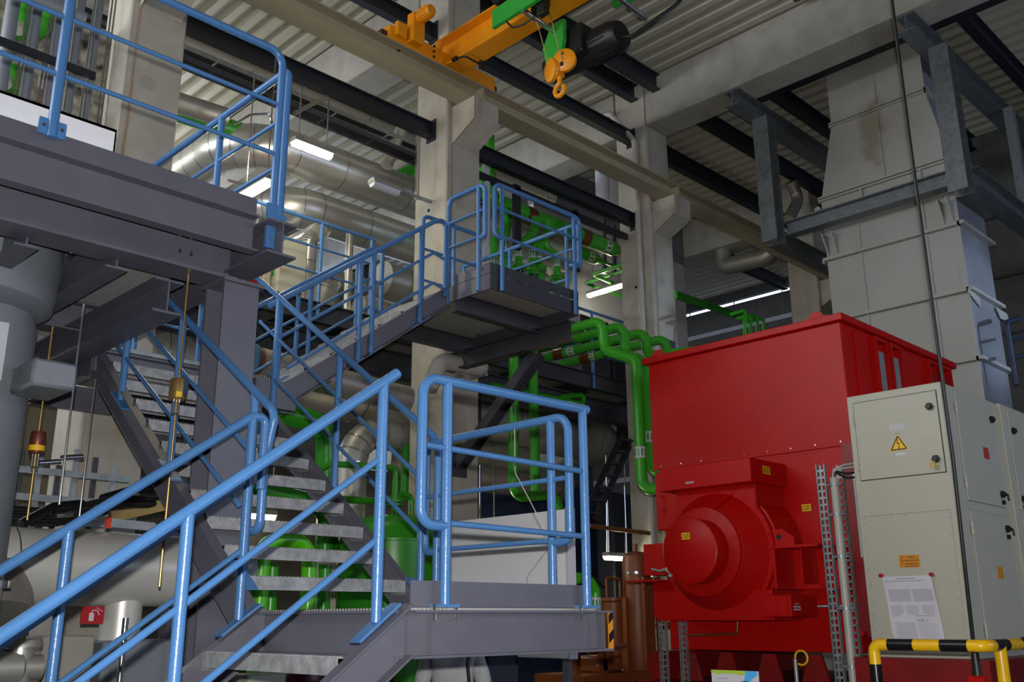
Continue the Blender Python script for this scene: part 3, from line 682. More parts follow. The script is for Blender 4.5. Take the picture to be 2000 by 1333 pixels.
# terminal boxes below
MB().bbox((8.42, 4.98, 1.57), (gx0+.1, 6.35, 1.86), .01).build('fan_foot', RED, t, False)
o = MB().bbox((8.30, 4.72, 1.6), (8.8, 5.02, 1.8), .008).build('terminal_box', RED, t, False)
b = MB(); b.bbox((8.285, 4.87, 1.61), (8.30, 4.97, 1.79), .004); b.bbox((8.285, 4.75, 1.61), (8.30, 4.85, 1.79), .004); b.build('box_lids', RED, o, False)
b = MB(); b.box((8.35, 4.715, 1.66), (8.47, 4.72, 1.675)); b.box((8.35, 4.715, 1.685), (8.47, 4.72, 1.70)); b.box((8.38, 4.715, 1.715), (8.44, 4.72, 1.723)); b.build('nameplates', PALE, o, False)
MB().tube([(8.8, 4.86, 1.7), (9.0, 4.4, 1.7)], .012, 0).build('cable_gland_tube', GALV, t)
# left side: access panel with handle, ledges
o = MB().bbox((gx0-.03, 6.35, 2.55), (gx0+.02, 6.7, 3.2), .01).build('access_panel', RED, t, False)
MB().tube([(gx0-.03, 6.58, 2.75), (gx0-.07, 6.58, 2.76), (gx0-.07, 6.58, 2.92), (gx0-.03, 6.58, 2.93)], .009, .02).build('handle', RED, o)
b = MB(); b.box((gx0-.1, 6.55, 2.06), (gx0+.4, 6.85, 2.4)); b.box((gx0-.3, 6.5, 1.98), (gx0+.2, 6.95, 2.0)); b.box((gx0-.02, 6.45, 1.6), (gx0+.3, 6.8, 1.98)); b.build('side_ledge', RED, t, False)
# warning labels
def label_plate(c, w_, h_, parent, d=-1, ax='x', m=STICKY, ln=3, tri=True):
    """small printed plate facing -x or -y"""
    c = V(c)
    if ax == 'x': P = lambda u, v, e: c+V((-e, -u, v))
    else: P = lambda u, v, e: c+V((u, -e, v))
    b = MB(); b.prism([P(-w_/2, -h_/2, 0), P(w_/2, -h_/2, 0), P(w_/2, h_/2, 0), P(-w_/2, h_/2, 0)], P(0, 0, .002)-P(0, 0, 0)); o = b.build('warning_label', m, parent, False)
    b = MB()
    x0 = -w_*.42 if not tri else -w_*.05
    if tri:
        k = h_*.34; u = -w_*.27
        for (a, q) in (((-k, -k*.8), (k, -k*.8)), ((k, -k*.8), (0, k*.9)), ((0, k*.9), (-k, -k*.8))):
            b.bar(P(u+a[0], a[1], .003), P(u+q[0], q[1], .003), h_*.06, .002, P(0, 0, 1)-P(0, 0, 0))
    for i in range(ln):
        z = h_*(.25-.25*i); b.bar(P(x0, z, .003), P(w_*.4, z, .003), h_*.08, .002, P(0, 0, 1)-P(0, 0, 0))
    b.build('print', INK, o, False); return o
label_plate((7.983, 5.62, 2.37), .1, .065, t)
label_plate((8.62, 5.05, 3.02), .14, .08, t, ax='y')
label_plate((gx0+.01, 4.86, 2.66), .1, .07, t)
MB().box((8.315, 5.72, 2.93), (8.32, 5.82, 2.95)).build('maker_plate', PVC, t, False)
# base frame
b = MB(); b.box((8.9, 4.2, .96), (11.9, 4.41, 1.25)); b.build('base_beam', DRED, t, False)
b = MB(); b.box((8.9, 6.63, .96), (11.9, 6.85, 1.25)); b.build('base_beam', DRED, t, False)
for y in (4.75, 5.25, 5.75, 6.2): MB().prism([(8.95, y-.02, .96), (8.95, y+.3, .96), (8.95, y+.2, 1.25), (8.95, y+.06, 1.25)], (.03, 0, 0)).build('base_gusset', DRED, t, False)
b = MB(); b.box((8.75, 4.0, 0), (12.0, 6.9, .95)); b.build('base_block', DRED, t, False)
b = MB()
for k in range(7): b.cyl((8.99, 4.36, 1.55+k*.19+(k > 3)*.08), (9.01, 4.36, 1.55+k*.19+(k > 3)*.08), .022, 6)
b.cyl((8.89, 4.36, 1.45), (8.99, 4.36, 1.45), .03, 8); b.build('side_bolts', RED, t, False)
MB().box((8.98, 4.3, 1.42), (9.08, 4.42, 3.25)).build('corner_post', DRED, t, False)
MB().tube([(8.9, 6.3, 1.42), (8.9, 5.7, 1.44), (8.9, 5.68, 1.57)], .012, .03).build('drain_pipe', COPPER, t)
tag(MB().tube([(8.0, 4.55, 0), (8.0, 4.55, 1.25)], .018, 0).build('grease_stand_pipe', GALV), 'thin galvanised stand pipe with a yellow hose loop, in front of the red base', 'pipe')
b = MB(); pts = [V((8.0, 4.55, 1.25))+V((0, -.06+.06*math.cos(a), .06*math.sin(a)+.01)) for a in [PI*2*k/14-.1 for k in range(13)]]
tag(b.tube(pts, .009, 0, 8).build('hose_loop', YBY), 'yellow-green hose loop on top of the thin stand pipe', 'hose')
b = MB(); b.tube([at(1324, 1122, 'x', 8.0), at(1312, 1124, 'x', 8.0), at(1300, 1112, 'x', 8.02), at(1288, 1116, 'x', 8.05), at(1274, 1112, 'x', 8.2)], .013, .05, 10)
b.tube([at(1309, 1116, 'x', 8.0)+V((0, .045*math.cos(a), .05*math.sin(a))) for a in [2*PI*k/12 for k in range(11)]], .012, 0, 8)
tag(b.build('grey_cable_coil', PVC), 'short coiled grey cable at the left edge of the fan housing', 'cable')

# ================================================================ CABINETS
def knob(p, ax, parent, lever=False, m=BLACK):
    p = V(p); d = V((-1, 0, 0)) if ax == 'x' else V((0, -1, 0)); u = V((0, 1, 0)) if ax == 'x' else XV
    b = MB(); b.cyl(p, p+d*.02, .034, 6); b.cyl(p+d*.02, p+d*.035, .02, 10)
    if lever: b.cyl(p-V((0, 0, .07)), p+d*.02-V((0, 0, .07)), .02, 8); b.tube([p+d*.02, p+d*.05+V((0, 0, -.0)), p+d*.05-V((0, 0, .06))+u*.01], .009, .02, 8)
    return b.build('door_handle', m, parent)
CZ0, CZ1 = 1.28, 3.485
t = thing('switch_cabinet', 'grey-beige switch cabinet with a high-voltage triangle sign, nearest of the row', 'cabinet', (8.65, 3.44, CZ0), 'grey switch cabinets')
MB().bbox((8.05, 3.03, CZ0), (9.3, 3.86, CZ1), .006).build('body', BEIGE, t, False)
MB().bbox((8.3, 3.862, 2.3), (8.5, 3.93, 3.35), .004).build('side_box', BEIGE, t, False)
MB().bbox((8.3, 3.862, 2.1), (8.55, 4.0, 2.86), .004).build('side_box', PALE, t, False)
# front door (faces the camera side)
fr = MB(); y0, y1, z0, z1 = 3.075, 3.80, 2.735, 3.415
o = MB().bbox((8.038, y0, z0), (8.05, y1, z1), .003).build('door', BEIGE, t, False)
b = MB()
for a, c in (((y0-.006, z0-.006), (y1+.006, z0)), ((y0-.006, z1), (y1+.006, z1+.006)), ((y0-.006, z0), (y0, z1)), ((y1, z0), (y1+.006, z1))): b.box((8.047, a[0], a[1]), (8.0515, c[0], c[1]))
b.build('door_gap', INK, o, False)
b = MB()
for z in (3.22, 2.82): b.cyl((8.036, y1+.008, z), (8.036, y1+.008, z+.05), .01, 8); b.cyl((8.036, y1+.008, z+.055), (8.036, y1+.008, z+.1), .01, 8)
b.build('hinges', BEIGE, o)
knob((8.036, 3.135, 3.285), 'x', o); k = knob((8.036, 3.135, 2.845), 'x', o)
b = MB(); b.box((7.985, 3.13, 2.77), (8.0, 3.175, 2.81)); b.tube([(7.992, 3.137, 2.81), (7.992, 3.137, 2.835), (7.992, 3.168, 2.835), (7.992, 3.168, 2.81)], .004, .012, 8); b.build('padlock', GOLD, o)
# high voltage triangle
def tri(c, s_, e):
    h = s_*.866; return [V(c)+V((-e, s_/2, -h/3)), V(c)+V((-e, -s_/2, -h/3)), V(c)+V((-e, 0, 2*h/3))]
c = (8.038, 3.435, 3.0)
s1 = MB().prism(tri(c, .165, 0), (-.001, 0, 0)).build('hazard_triangle', STICKY, o, False)
MB().prism(tri(c, .15, .0015), (-.001, 0, 0)).build('triangle_border', INK, s1, False) if False else None
b = MB(); T3 = tri(c, .132, .002)
for i in range(3): b.bar(T3[i], T3[(i+1) % 3], .009, .002, XV)
C0 = V(c)+V((-.002, 0, 0))
b.bar(C0+V((0, .006, .052)), C0+V((0, .010, .012)), .007, .0012, XV); b.bar(C0+V((0, .012, .013)), C0+V((0, -.010, .017)), .006, .0012, XV)
b.bar(C0+V((0, -.008, .019)), C0+V((0, -.001, -.03)), .005, .0012, XV); b.prism([C0+V((0, .007, -.022)), C0+V((0, -.009, -.022)), C0+V((0, 0, -.040))], (-.001, 0, 0))
b.build('bolt_symbol', INK, s1, False)
b = MB(); b.box((8.036, 3.37, 3.155), (8.038, 3.49, 3.178)); b.box((8.036, 3.37, 3.128), (8.038, 3.49, 3.150)); b.box((8.036, 3.38, 2.912), (8.038, 3.47, 2.932)); p = b.build('name_strips', PAPER, o, False)
text('GENERATOR', (8.0352, 3.43, 3.166), .016, INKG, o, (0, -1, 0)); text('SCHUTZSCHRANK', (8.0352, 3.43, 3.139), .013, INKG, o, (0, -1, 0))
MB().box((8.0365, 3.41, 3.093), (8.038, 3.455, 3.102)).build('maker_strip', INKG, o, False)
# lower screwed panel
o = MB().bbox((8.042, 3.08, 1.31), (8.05, 3.825, 2.425), .002).build('screwed_panel', BEIGE, t, False)
b = MB()
for k in range(7): y = 3.10+k*.1175; b.cyl((8.039, y, 2.41), (8.043, y, 2.41), .006, 6); b.cyl((8.039, y, 1.325), (8.043, y, 1.325), .006, 6)
for k in range(9): z = 1.36+k*.125; b.cyl((8.039, 3.095, z), (8.043, 3.095, z), .006, 6); b.cyl((8.039, 3.81, z), (8.043, 3.81, z), .006, 6)
b.build('screws', INKG, o, False)
MB().box((8.048, 3.08, 2.426), (8.0515, 3.825, 2.431)).build('panel_gap', INKG, t, False)
s1 = MB().prism([(8.041, 3.545, 1.99), (8.041, 3.375, 1.985), (8.041, 3.375, 2.085), (8.041, 3.545, 2.09)], (-.001, 0, 0)).build('danger_sign', STICKO, t, False)
b = MB(); C0 = V((8.039, 3.518, 2.04)); b.prism([C0+V((0, 0, .04)), C0+V((0, -.008, .04)), C0+V((0, .008, .0)), C0+V((0, .014, .004))], (-.001, 0, 0)); b.prism([C0+V((0, .014, .004)), C0+V((0, -.01, .002)), C0+V((0, .006, -.042)), C0+V((0, -.002, -.01))], (-.001, 0, 0)); b.build('flash_symbol', INKR, s1, False)
for i, s_ in enumerate(('LEBENS-', 'GEFÄHRLICHE', 'SPANNUNG')): text(s_, (8.0385, 3.442, 2.070-.027*i), .019, INK, s1, (0, -1, 0))
MB().box((8.0392, 3.39, 1.995), (8.04, 3.5, 1.999)).build('small_print', INK, s1, False)
# side doors on the aisle side
def side_door(x0, x1, z0, z1, parent, hx, locks, lab=True, sign=None):
    o = MB().bbox((x0, 3.018, z0), (x1, 3.03, z1), .003).build('door', BEIGE, parent, False)
    b = MB()
    for a, c in (((x0-.006, z0-.006), (x1+.006, z0)), ((x0-.006, z1), (x1+.006, z1+.006)), ((x0-.006, z0), (x0, z1)), ((x1, z0), (x1+.006, z1))): b.box((a[0], 3.0285, a[1]), (c[0], 3.033, c[1]))
    b.build('door_gap', INKG, o, False)
    b = MB()
    for z in (z0+.1, z1-.2): b.cyl((x0-.01, 3.016, z), (x0-.01, 3.016, z+.05), .01, 8); b.cyl((x0-.01, 3.016, z+.055), (x0-.01, 3.016, z+.1), .01, 8)
    b.build('hinges', BEIGE, o)
    for z, lv in locks: knob((hx, 3.016, z), 'y', o, lv)
    if sign: MB().box((sign[0]-.06, 3.015, sign[1]-.05), (sign[0]+.06, 3.0175, sign[1]+.05)).build('danger_sign', STICKO if sign[2] else INKR, o, False)
side_door(8.3, 9.15, 2.52, 3.45, t, 9.08, ((3.3, False), (2.63, True)), sign=(8.85, 2.97, 0))
side_door(8.3, 9.15, 1.34, 2.44, t, 9.08, ((2.33, True), (1.4, False)), sign=(8.78, 1.95, 1))
for x in (8.55, 9.15):
    b = MB().tube([V((x, 3.3+.03*math.cos(a), CZ1+.012+.03*math.sin(a)+.02)) for a in [2*PI*k/12 for k in range(13)]], .008, 0, 8); b.build('lifting_eye', BEIGE, t)
t = thing('switch_cabinet', 'second grey-beige switch cabinet at the right edge of the photo', 'cabinet', (9.95, 3.44, CZ0), 'grey switch cabinets')
MB().bbox((9.31, 3.0, CZ0), (10.6, 3.86, CZ1), .006).build('body', BEIGE, t, False)
o = MB().bbox((9.45, 2.988, 2.52), (10.4, 3.0, 3.45), .003).build('door', BEIGE, t, False)
knob((9.52, 2.986, 3.25), 'y', o); knob((9.52, 2.986, 2.62), 'y', o, True)
MB().box((9.9, 2.985, 2.85), (10.0, 2.9875, 2.95)).build('danger_sign', INKR, o, False)
o = MB().bbox((9.45, 2.988, 1.34), (10.4, 3.0, 2.44), .003).build('door', BEIGE, t, False); knob((9.52, 2.986, 2.3), 'y', o, True)
MB().tube([V((9.6, 3.3+.03*math.cos(a), CZ1+.03+.03*math.sin(a))) for a in [2*PI*k/12 for k in range(13)]], .008, 0, 8).build('lifting_eye', BEIGE, t)
tag(MB().box((7.95, 2.9, .96), (11, 3.98, 1.278)).build('cabinet_base_frame', DRED, None, False), 'dark red steel frame under the switch cabinets', 'steel frame')
tag(MB().box((7.9, 2.8, 0), (11, 3.95, .955)).build('foundation_block', CONC2, None, False), 'concrete foundation block under the switch cabinets', 'foundation')
# sheet with magnets
t = thing('data_sheet', 'laminated paper with tables held by four red magnets on the nearest cabinet', 'paper sheet', (8.036, 3.49, 1.38))
vs = []; nx, nz = 8, 12
for j in range(nz+1):
    for i in range(nx+1):
        u = i/nx; v = j/nz; y = 3.70-.05*(1-v)-.41*u; z = 1.38+.54*v
        e = .006+.01*math.sin(v*7+u*2)*(0.5+abs(u-.5)); vs.append((8.034-max(e, .001), y, z))
fs = [[j*(nx+1)+i, j*(nx+1)+i+1, (j+1)*(nx+1)+i+1, (j+1)*(nx+1)+i] for j in range(nz) for i in range(nx)]
bs = MB(); bs.add(vs, fs); n = len(vs); bs.add([V(p)+V((.0008, 0, 0)) for p in vs], [f[::-1] for f in fs]); bs.build('sheet', PAPER, t)
b = MB()
def ln(u0, u1, v, h_=.004):
    f_ = lambda u: V((8.0165, 3.70-.05*(1-v)-.41*u, 1.38+.54*v)); b.bar(f_(u0), f_(u1), h_, .0006, XV)
ln(.3, .68, .965, .006); ln(.05, .85, .93)
for i in range(9): ln(.08, .52, .80-.02*i, .0035); ln(.56, .96, .80-.02*i, .0035)
for i in range(6):
    for a in (.07, .38, .7): ln(a, a+.24, .56-.022*i, .003)
for i in range(11): ln(.1, .5, .32-.024*i, .003); ln(.56, .94, .30-.024*i, .002)
ln(.06, .22, .42, .004); ln(.52, .9, .42, .004); b.build('print', INKG, t, False)
text('1800 V', (8.0155, 3.40, 1.57), .035, INKG, t, (0, -1, 0), 'handwriting')
for y, z in ((3.705, 1.93), (3.285, 1.925), (3.655, 1.375), (3.245, 1.37)):
    MB().cyl((8.008, y, z), (8.034, y, z), .017, 18).build('magnet', mat('magnet_red', '#A8101C', .35, 0, .03), t)

# cable ladder and conduit beside the cabinets
def ladder(x, y, w_, z0, z1, label, m=GALV, name='cable_ladder', dx=0, grp=None):
    b = MB(); s = .009
    for i in (-1, 1): b.box((x-.02, y+i*(w_/2)-s/2, z0), (x+.02, y+i*(w_/2)+s/2, z1))
    n = int((z1-z0)/.06)
    for k in range(n):
        z = z0+.02+k*.06; b.box((x-.02, y-w_/2, z), (x-.016, y+w_/2, z+.02))
        b.box((x-.02, y-.008, z+.02), (x-.016, y+.008, z+.06))
    return tag(b.build(name, m, None, False), label, 'cable support', grp)
ladder(8.0, 4.14, .075, 0, 2.91, 'perforated galvanised channel left of the white conduit, beside the cabinet')
ladder(8.1, 4.03, .08, 0, 2.88, 'perforated galvanised channel behind the white conduit')
t = thing('conduit', 'white vertical plastic conduit with clamps between red generator and grey cabinet', 'pipe', (8.0, 4.0, 0))
MB().cyl((8.0, 4.03, .0), (8.0, 4.03, 2.78), .034, 16).build('pipe', PVC, t)
for z in (1.2, 1.67, 2.1, 2.46, 2.72):
    b = MB(); b.cyl((8.0, 4.03, z-.012), (8.0, 4.03, z+.012), .04, 16); b.cyl((8.0, 4.10, z), (8.0, 3.96, z), .009, 8); b.build('pipe_clamp', GALV, t)
for i, (dz, e) in enumerate(((.0, .03), (.03, .0), (-.05, -.03), (-.09, -.05))):
    o = MB().tube([(8.0, 4.03+e*.3, 2.76), (7.99, 4.02, 2.85+dz*.2), (8.05, 3.93, 2.86+dz), (8.10, 3.87, 2.87+dz)], .009, .05, 8).build('cable', BLACK if i > 1 else PVC)
    tag(o, ('grey' if i < 2 else 'black')+' cable from the conduit top into the cabinet side, '+('uppermost', 'second from top', 'third from top', 'lowest')[i]+' of four', 'cable', 'cables into the cabinet')
# ladder and pipes left of the fan
ladder(8.75, 6.52, .09, 0, 1.72, 'dark perforated channel standing under the left edge of the generator')
ladder(8.85, 6.33, .08, 0, 1.6, 'shorter perforated channel under the fan housing')

# ================================================================ EXHAUST DUCT
t = thing('exhaust_duct', 'tall light grey sheet metal exhaust duct rising to the roof behind the red generator', 'duct', (14.1, 5.6, 0))
cx0, cx1, cy0, cy1 = 13.6, 14.68, 4.56, 6.6
def ringflange(z, oy=.07, h=.05, y0=cy0, y1=cy1, nm='flange'):
    b = MB(); b.box((cx0-oy, y0-.03, z), (cx0, y1+.03, z+h)); b.box((cx0-oy, y0-oy, z), (cx1+oy, y0, z+h)); b.box((cx0, y1, z), (cx1, y1+oy, z+h)); return b.build(nm, STACK, t, False)
def seg(z0, z1, ya=cy0, yb=cy1, yc=None, yd=None):
    yc = ya if yc is None else yc; yd = yb if yd is None else yd
    b = MB(); vs = [(cx0, ya, z0), (cx1, ya, z0), (cx1, yb, z0), (cx0, yb, z0), (cx0, yc, z1), (cx1, yc, z1), (cx1, yd, z1), (cx0, yd, z1)]
    b.add(vs, [(0,3,2,1),(4,5,6,7),(3,0,4,7),(1,2,6,5),(2,3,7,6)]); o = b.build('casing', STACK, t, False)
    MB().prism([(cx0, ya-.001, z0), (cx1, ya-.001, z0), (cx1, yc-.001, z1), (cx0, yc-.001, z1)], (0, -.004, 0)).build('steel_side', STACKS, t, False)
seg(0, 5.0); seg(5.0, 6.0); seg(6.0, 7.0); seg(7.0, 8.02); seg(8.02, 9.25, cy0, cy1, 4.78, 6.3); seg(9.25, 10.69, 4.78, 6.3)
for z in (4.98, 5.98, 6.98): ringflange(z, .09)
ringflange(8.0, .05, .03); ringflange(8.05, .05, .03); ringflange(7.8, .04, .03)
ringflange(9.22, .04, .025, 4.78, 6.3); ringflange(9.27, .04, .025, 4.78, 6.3)
b = MB()
for y in (5.02, 5.09, 6.02): b.box((cx0-.025, y, 5.03), (cx0, y+.03, 7.8))
b.build('stiffener', STACK, t, False)
b = MB()
for ya, yb in ((5.4, 5.47),):
    b.box((cx0-.02, 5.52, 8.1), (cx0, 5.55, 9.2)); b.box((cx0-.02, 5.52, 9.3), (cx0, 5.55, 10.6))
for y in (4.98, 5.9): b.box((cx0-.05, y, 7.83), (cx0, y+.03, 8.0))
b.build('stiffener', STACK, t, False)
for y in (4.62, 4.75, 6.4, 6.55): MB().prism([(cx0-.2, y, 7.4), (cx0, y, 7.4), (cx0, y, 7.02)], (0, .02, 0)).build('support_gusset', STACK, t, False)
MB().prism([(cx0-.1, cy0-.02, 5.94), (cx0+.3, cy0-.02, 5.8), (cx0+.3, cy0-.02, 5.96), (cx0-.1, cy0-.02, 6.0)], (0, -.015, 0)).build('lifting_lug', STACK, t, False); b = MB(); b.cyl((cx1+.2, cy0-.05, 5.88), (cx1+.2, cy0-.02, 5.88), .06, 12); b.prism([(cx1-.2, cy0-.03, 5.95), (cx1+.22, cy0-.03, 5.94), (cx1+.24, cy0-.03, 5.82), (cx1-.05, cy0-.03, 5.8)], (0, -.015, 0)); b.build('lifting_lug', STACK, t, False)
for (y, z, w_, h_) in ((4.66, 5.35+.75, .22, .35), (6.32, 5.35+.3, .2, .4)): MB().box((cx0-.004, y, z), (cx0, y+w_, z+h_)).build('patch_plate', STACK, t, False)
MB().cyl((cx0-.12, 6.62, 7.85), (cx0-.1, 6.62, 7.85), .05, 16).build('lug_eye', STACK, t, False)
# galvanised hanger frame
GF = 'galvanised hanger frame around the exhaust duct'
def gbeam(p0, p1, lab, h=.26, w_=.26, name='galvanised_beam', up=None):
    return tag(MB().ibeam(p0, p1, h, w_, .012, .018, up).build(name, GALVD, None, False), lab, 'steel beam', GF)
gbeam((12.3, 7.3, 9.66), (18.4, 7.3, 9.66), 'galvanised beam under the roof left of the exhaust duct')
gbeam((12.3, 4.45, 9.66), (18.4, 4.45, 9.66), 'galvanised beam under the roof right of the exhaust duct')
gbeam((13.1, 7.22, 7.35), (13.1, 7.22, 9.53), 'left vertical galvanised hanger, lit silvery, left of the duct', .27, .27, 'galvanised_hanger', XV)
gbeam((13.1, 4.3, 7.25), (13.1, 4.3, 9.53), 'right vertical galvanised hanger with bolt holes, in front of the duct edge', .27, .27, 'galvanised_hanger', XV)
gbeam((13.3, 7.07, 7.58), (13.3, 4.45, 7.58), 'horizontal galvanised beam crossing in front of the exhaust duct', .24, .2)
gbeam((13.25, 4.22, 7.5), (18.5, 4.22, 7.5), 'galvanised beam running back on the right side of the exhaust duct', .3, .26)
gbeam((13.25, 7.3, 7.5), (18.5, 7.3, 7.5), 'galvanised beam running back on the left side of the exhaust duct', .26, .2)
for i, x in enumerate((14.3, 15.6, 17.0)):
    tag(MB().ibeam((x, 4.22, 7.66), (x, 4.22, 9.52), .14, .14, .01, .012, XV).build('frame_post', GALV, None, False), 'thin galvanised post of the hanger frame, '+('nearest', 'middle', 'farthest')[i]+' of three at the right edge', 'steel post', GF) if i else None
# blue ladder rail at the right edge
railing('wall_ladder_rail', 'dark blue tubular rail on the far right beside the exhaust duct', 'far handrails', (15.4, 4.2, 4),
        [[at(1990, 622, 'y', 4.2), at(1965, 630, 'y', 4.2), at(1985, 752, 'y', 4.2)]], [[at(1968, 665, 'y', 4.2), at(1999, 657, 'y', 4.2)], [at(1972, 700, 'y', 4.2), at(1999, 694, 'y', 4.2)]], [], rt=.035, rm=.02, m=DBLUE)

# ================================================================ CRANE
t = thing('bridge_crane', 'orange bridge crane girder with end carriage and drive motor', 'crane', (7.43, 8.6, 8.55))
MB().ibeam((7.43, 8.75, 8.83), (7.43, -6.4, 8.83), .46, .30, .014, .022).build('bridge_girder', YEL, t, False)
o = MB().bbox((6.35, 8.53, 8.58), (8.2, 8.75, 8.8), .006).build('end_carriage', YEL, t, False)
b = MB()
for x in (6.55, 8.0): b.cyl((x, 8.58, 8.60), (x, 8.70, 8.60), .075, 20)
b.build('wheels', BLACK, o)
for x, s_ in ((6.35, -1), (8.2, 1)): MB().bbox((x, 8.58, 8.6), (x+.09*s_, 8.7, 8.72), .006).build('buffer', mat('buffer_brown', '#4A1C14', .6, 0, .1), t, False)
MB().box((7.18, 8.50, 8.56), (7.21, 8.53+.2, 8.92)).build('joint_plate', YEL, t, False)
b = MB()
for z in (8.64, 8.72, 8.8): b.cyl((7.08, 8.515, z), (7.08, 8.53, z), .018, 8)
b.build('joint_bolts', INK, t, False)
MB().bbox((6.62, 8.40, 8.64), (6.82, 8.53, 9.06), .01).build('gear_housing', YEL, t, False)
MB().bbox((6.42, 8.46, 8.66), (6.58, 8.53, 8.86), .01).build('wheel_box', YEL, t, False)
m_ = MB().lathe((6.72, 8.42, 9.0), (0, -1, 0), [(.0, -.12), (.085, -.12), (.085, .0), (.07, .01), (.075, .03), (.082, .05), (.082, .24), (.07, .27), (.0, .27)], 24).build('drive_motor', YEL, t)
b = MB()
for k in range(18):
    a = 2*PI*k/18; b.bar((6.72+.086*math.cos(a), 8.36, 9.0+.086*math.sin(a)), (6.72+.086*math.cos(a), 8.2, 9.0+.086*math.sin(a)), .006, .012)
b.build('cooling_fins', YEL, m_, False)
b = MB(); b.tube([(7.27, 8.3, 8.6), (7.27, 8.15, 8.56), (7.3, 8.12, 8.55), (7.6, 8.12, 8.55)], .012, .02); b.cyl((7.27, 8.36, 8.6), (7.27, 8.28, 8.6), .03, 12); b.cyl((7.55, 8.12, 8.5), (7.55, 8.12, 8.6), .03, 12); b.build('limit_switch', BLACK, t)
# hoist trolley
t = thing('hoist_trolley', 'green and black rope hoist trolley hanging on the orange crane girder', 'hoist', (7.5, 6.8, 8.0))
b = MB(); b.prism([(7.02, 7.35, 8.48), (7.02, 7.35, 8.73), (7.02, 5.6, 8.80), (7.02, 5.6, 8.52)], (.05, 0, 0)); b.build('side_plate', CGREEN, t, False)
b = MB(); b.prism([(7.95, 6.2, 8.66), (7.95, 6.2, 8.85), (7.95, 4.9, 8.9), (7.95, 5.0, 8.52)], (.05, 0, 0)); b.build('side_plate', CGREEN, t, False)
b = MB(); b.prism([(7.6, 6.9, 8.58), (7.6, 7.05, 8.3), (7.6, 6.98, 8.0), (7.6, 6.8, 7.98), (7.6, 6.7, 8.3), (7.6, 6.7, 8.58)], (.06, 0, 0)); b.build('curved_bracket', CGREEN, t, False)
b = MB()
for y in (7.25, 6.2): b.cyl((7.0, y, 8.86), (7.12, y, 8.86), .09, 18)
b.build('trolley_wheels', BLACK, t)
o = MB().lathe((7.98, 6.92, 8.25), (0, -1, 0), [(0, -.35), (.16, -.35), (.17, -.3), (.17, .3), (.20, .31), (.205, .36), (.205, .74), (.17, .82), (0, .82)], 28).build('hoist_motor', BLACK, t)
b = MB()
for k in range(20):
    a = 2*PI*k/20; b.bar((7.98+.207*math.cos(a), 6.55, 8.25+.207*math.sin(a)), (7.98+.207*math.cos(a), 6.22, 8.25+.207*math.sin(a)), .006, .014)
b.build('cooling_fins', BLACK, o, False)
MB().cyl((7.05, 6.85, 8.5), (8.2, 6.85, 8.42), .035, 14).build('cross_tube', CHROME, t)
MB().cyl((7.05, 5.9, 8.55), (8.2, 5.9, 8.47), .035, 14).build('cross_tube', CHROME, t)
MB().bbox((7.1, 6.55, 8.36), (7.2, 6.68, 8.75), .01).build('rope_guide', BLACK, t, False)
MB().cyl((7.22, 6.75, 8.62), (7.30, 6.75, 8.62), .13, 24).build('rope_sheave', BLACK, t)
MB().bbox((7.7, 6.5, 8.1), (8.1, 6.95, 8.5), .02).build('gear_box', BLACK, t, False)
MB().tube([(7.98, 6.14, 8.22), (8.05, 6.0, 8.2), (8.4, 5.6, 8.6), (8.6, 5.4, 8.9), (8.5, 5.3, 9.2)], .022, .15, 10).build('supply_cable', BLACK, t)
MB().tube([(7.02, 7.1, 8.45), (7.03, 7.0, 8.32), (7.05, 6.85, 8.3), (7.1, 6.7, 8.36)], .012, .06, 8).build('loop_cable', BLACK, t)
HB = at(1094, 130, 'x', 7.5)
t2 = thing('hook_block', 'orange crane hook block with two sheaves hanging on steel ropes', 'crane hook', HB, None)
for s_ in (-1, 1):
    c = HB+V((-.02*s_, .09*s_, 0.01-.035*s_))
    o = MB().lathe(c, V((1, -.4*s_, .1)), [(0, -.045), (.11, -.045), (.143, -.028), (.148, 0), (.143, .028), (.11, .045), (0, .045)], 28).build('sheave_cover', YEL, t2)
    if s_ < 0:
        b = MB(); q = c+V((-.05, .0, 0)); b.bar(q+V((0, .05, .07)), q+V((0, -.02, .075)), .03, .012, XV); b.bar(q+V((0, .03, -.06)), q+V((0, -.01, -.06)), .05, .012, XV); b.build('black_marks', INK, o, False)
MB().bbox(HB+V((-.06, -.035, -.14)), HB+V((.08, .035, -.02)), .01).build('cross_head', YEL, t2, False)
MB().cyl(HB+V((.02, 0, -.13)), HB+V((.02, 0, -.21)), .035, 14, .028).build('swivel', YEL, t2)
hk = [HB+V((.02, 0, -.19))+V((0, u, v)) for u, v in ((0, 0), (0, -.03), (.055, -.065), (.08, -.12), (.052, -.18), (0, -.2), (-.055, -.175), (-.072, -.12), (-.06, -.085))]
MB().tube(hk, .03, .03, 14).build('hook', YEL, t2)
for dx, dy, top in ((-.05, .1, (7.25, 6.86, 8.6)), (-.05, -.1, (7.25, 6.64, 8.6)), (.09, .1, (7.8, 6.9, 8.45)), (.09, -.1, (7.8, 6.6, 8.4))):
    MB().cyl(HB+V((dx, dy, .03)), top, .006, 8).build('rope', GOLD, t2)
for nm_ in ('bridge_crane', 'hoist_trolley', 'hook_block'): bpy.data.objects[nm_].location += V((.10, .12, .10))
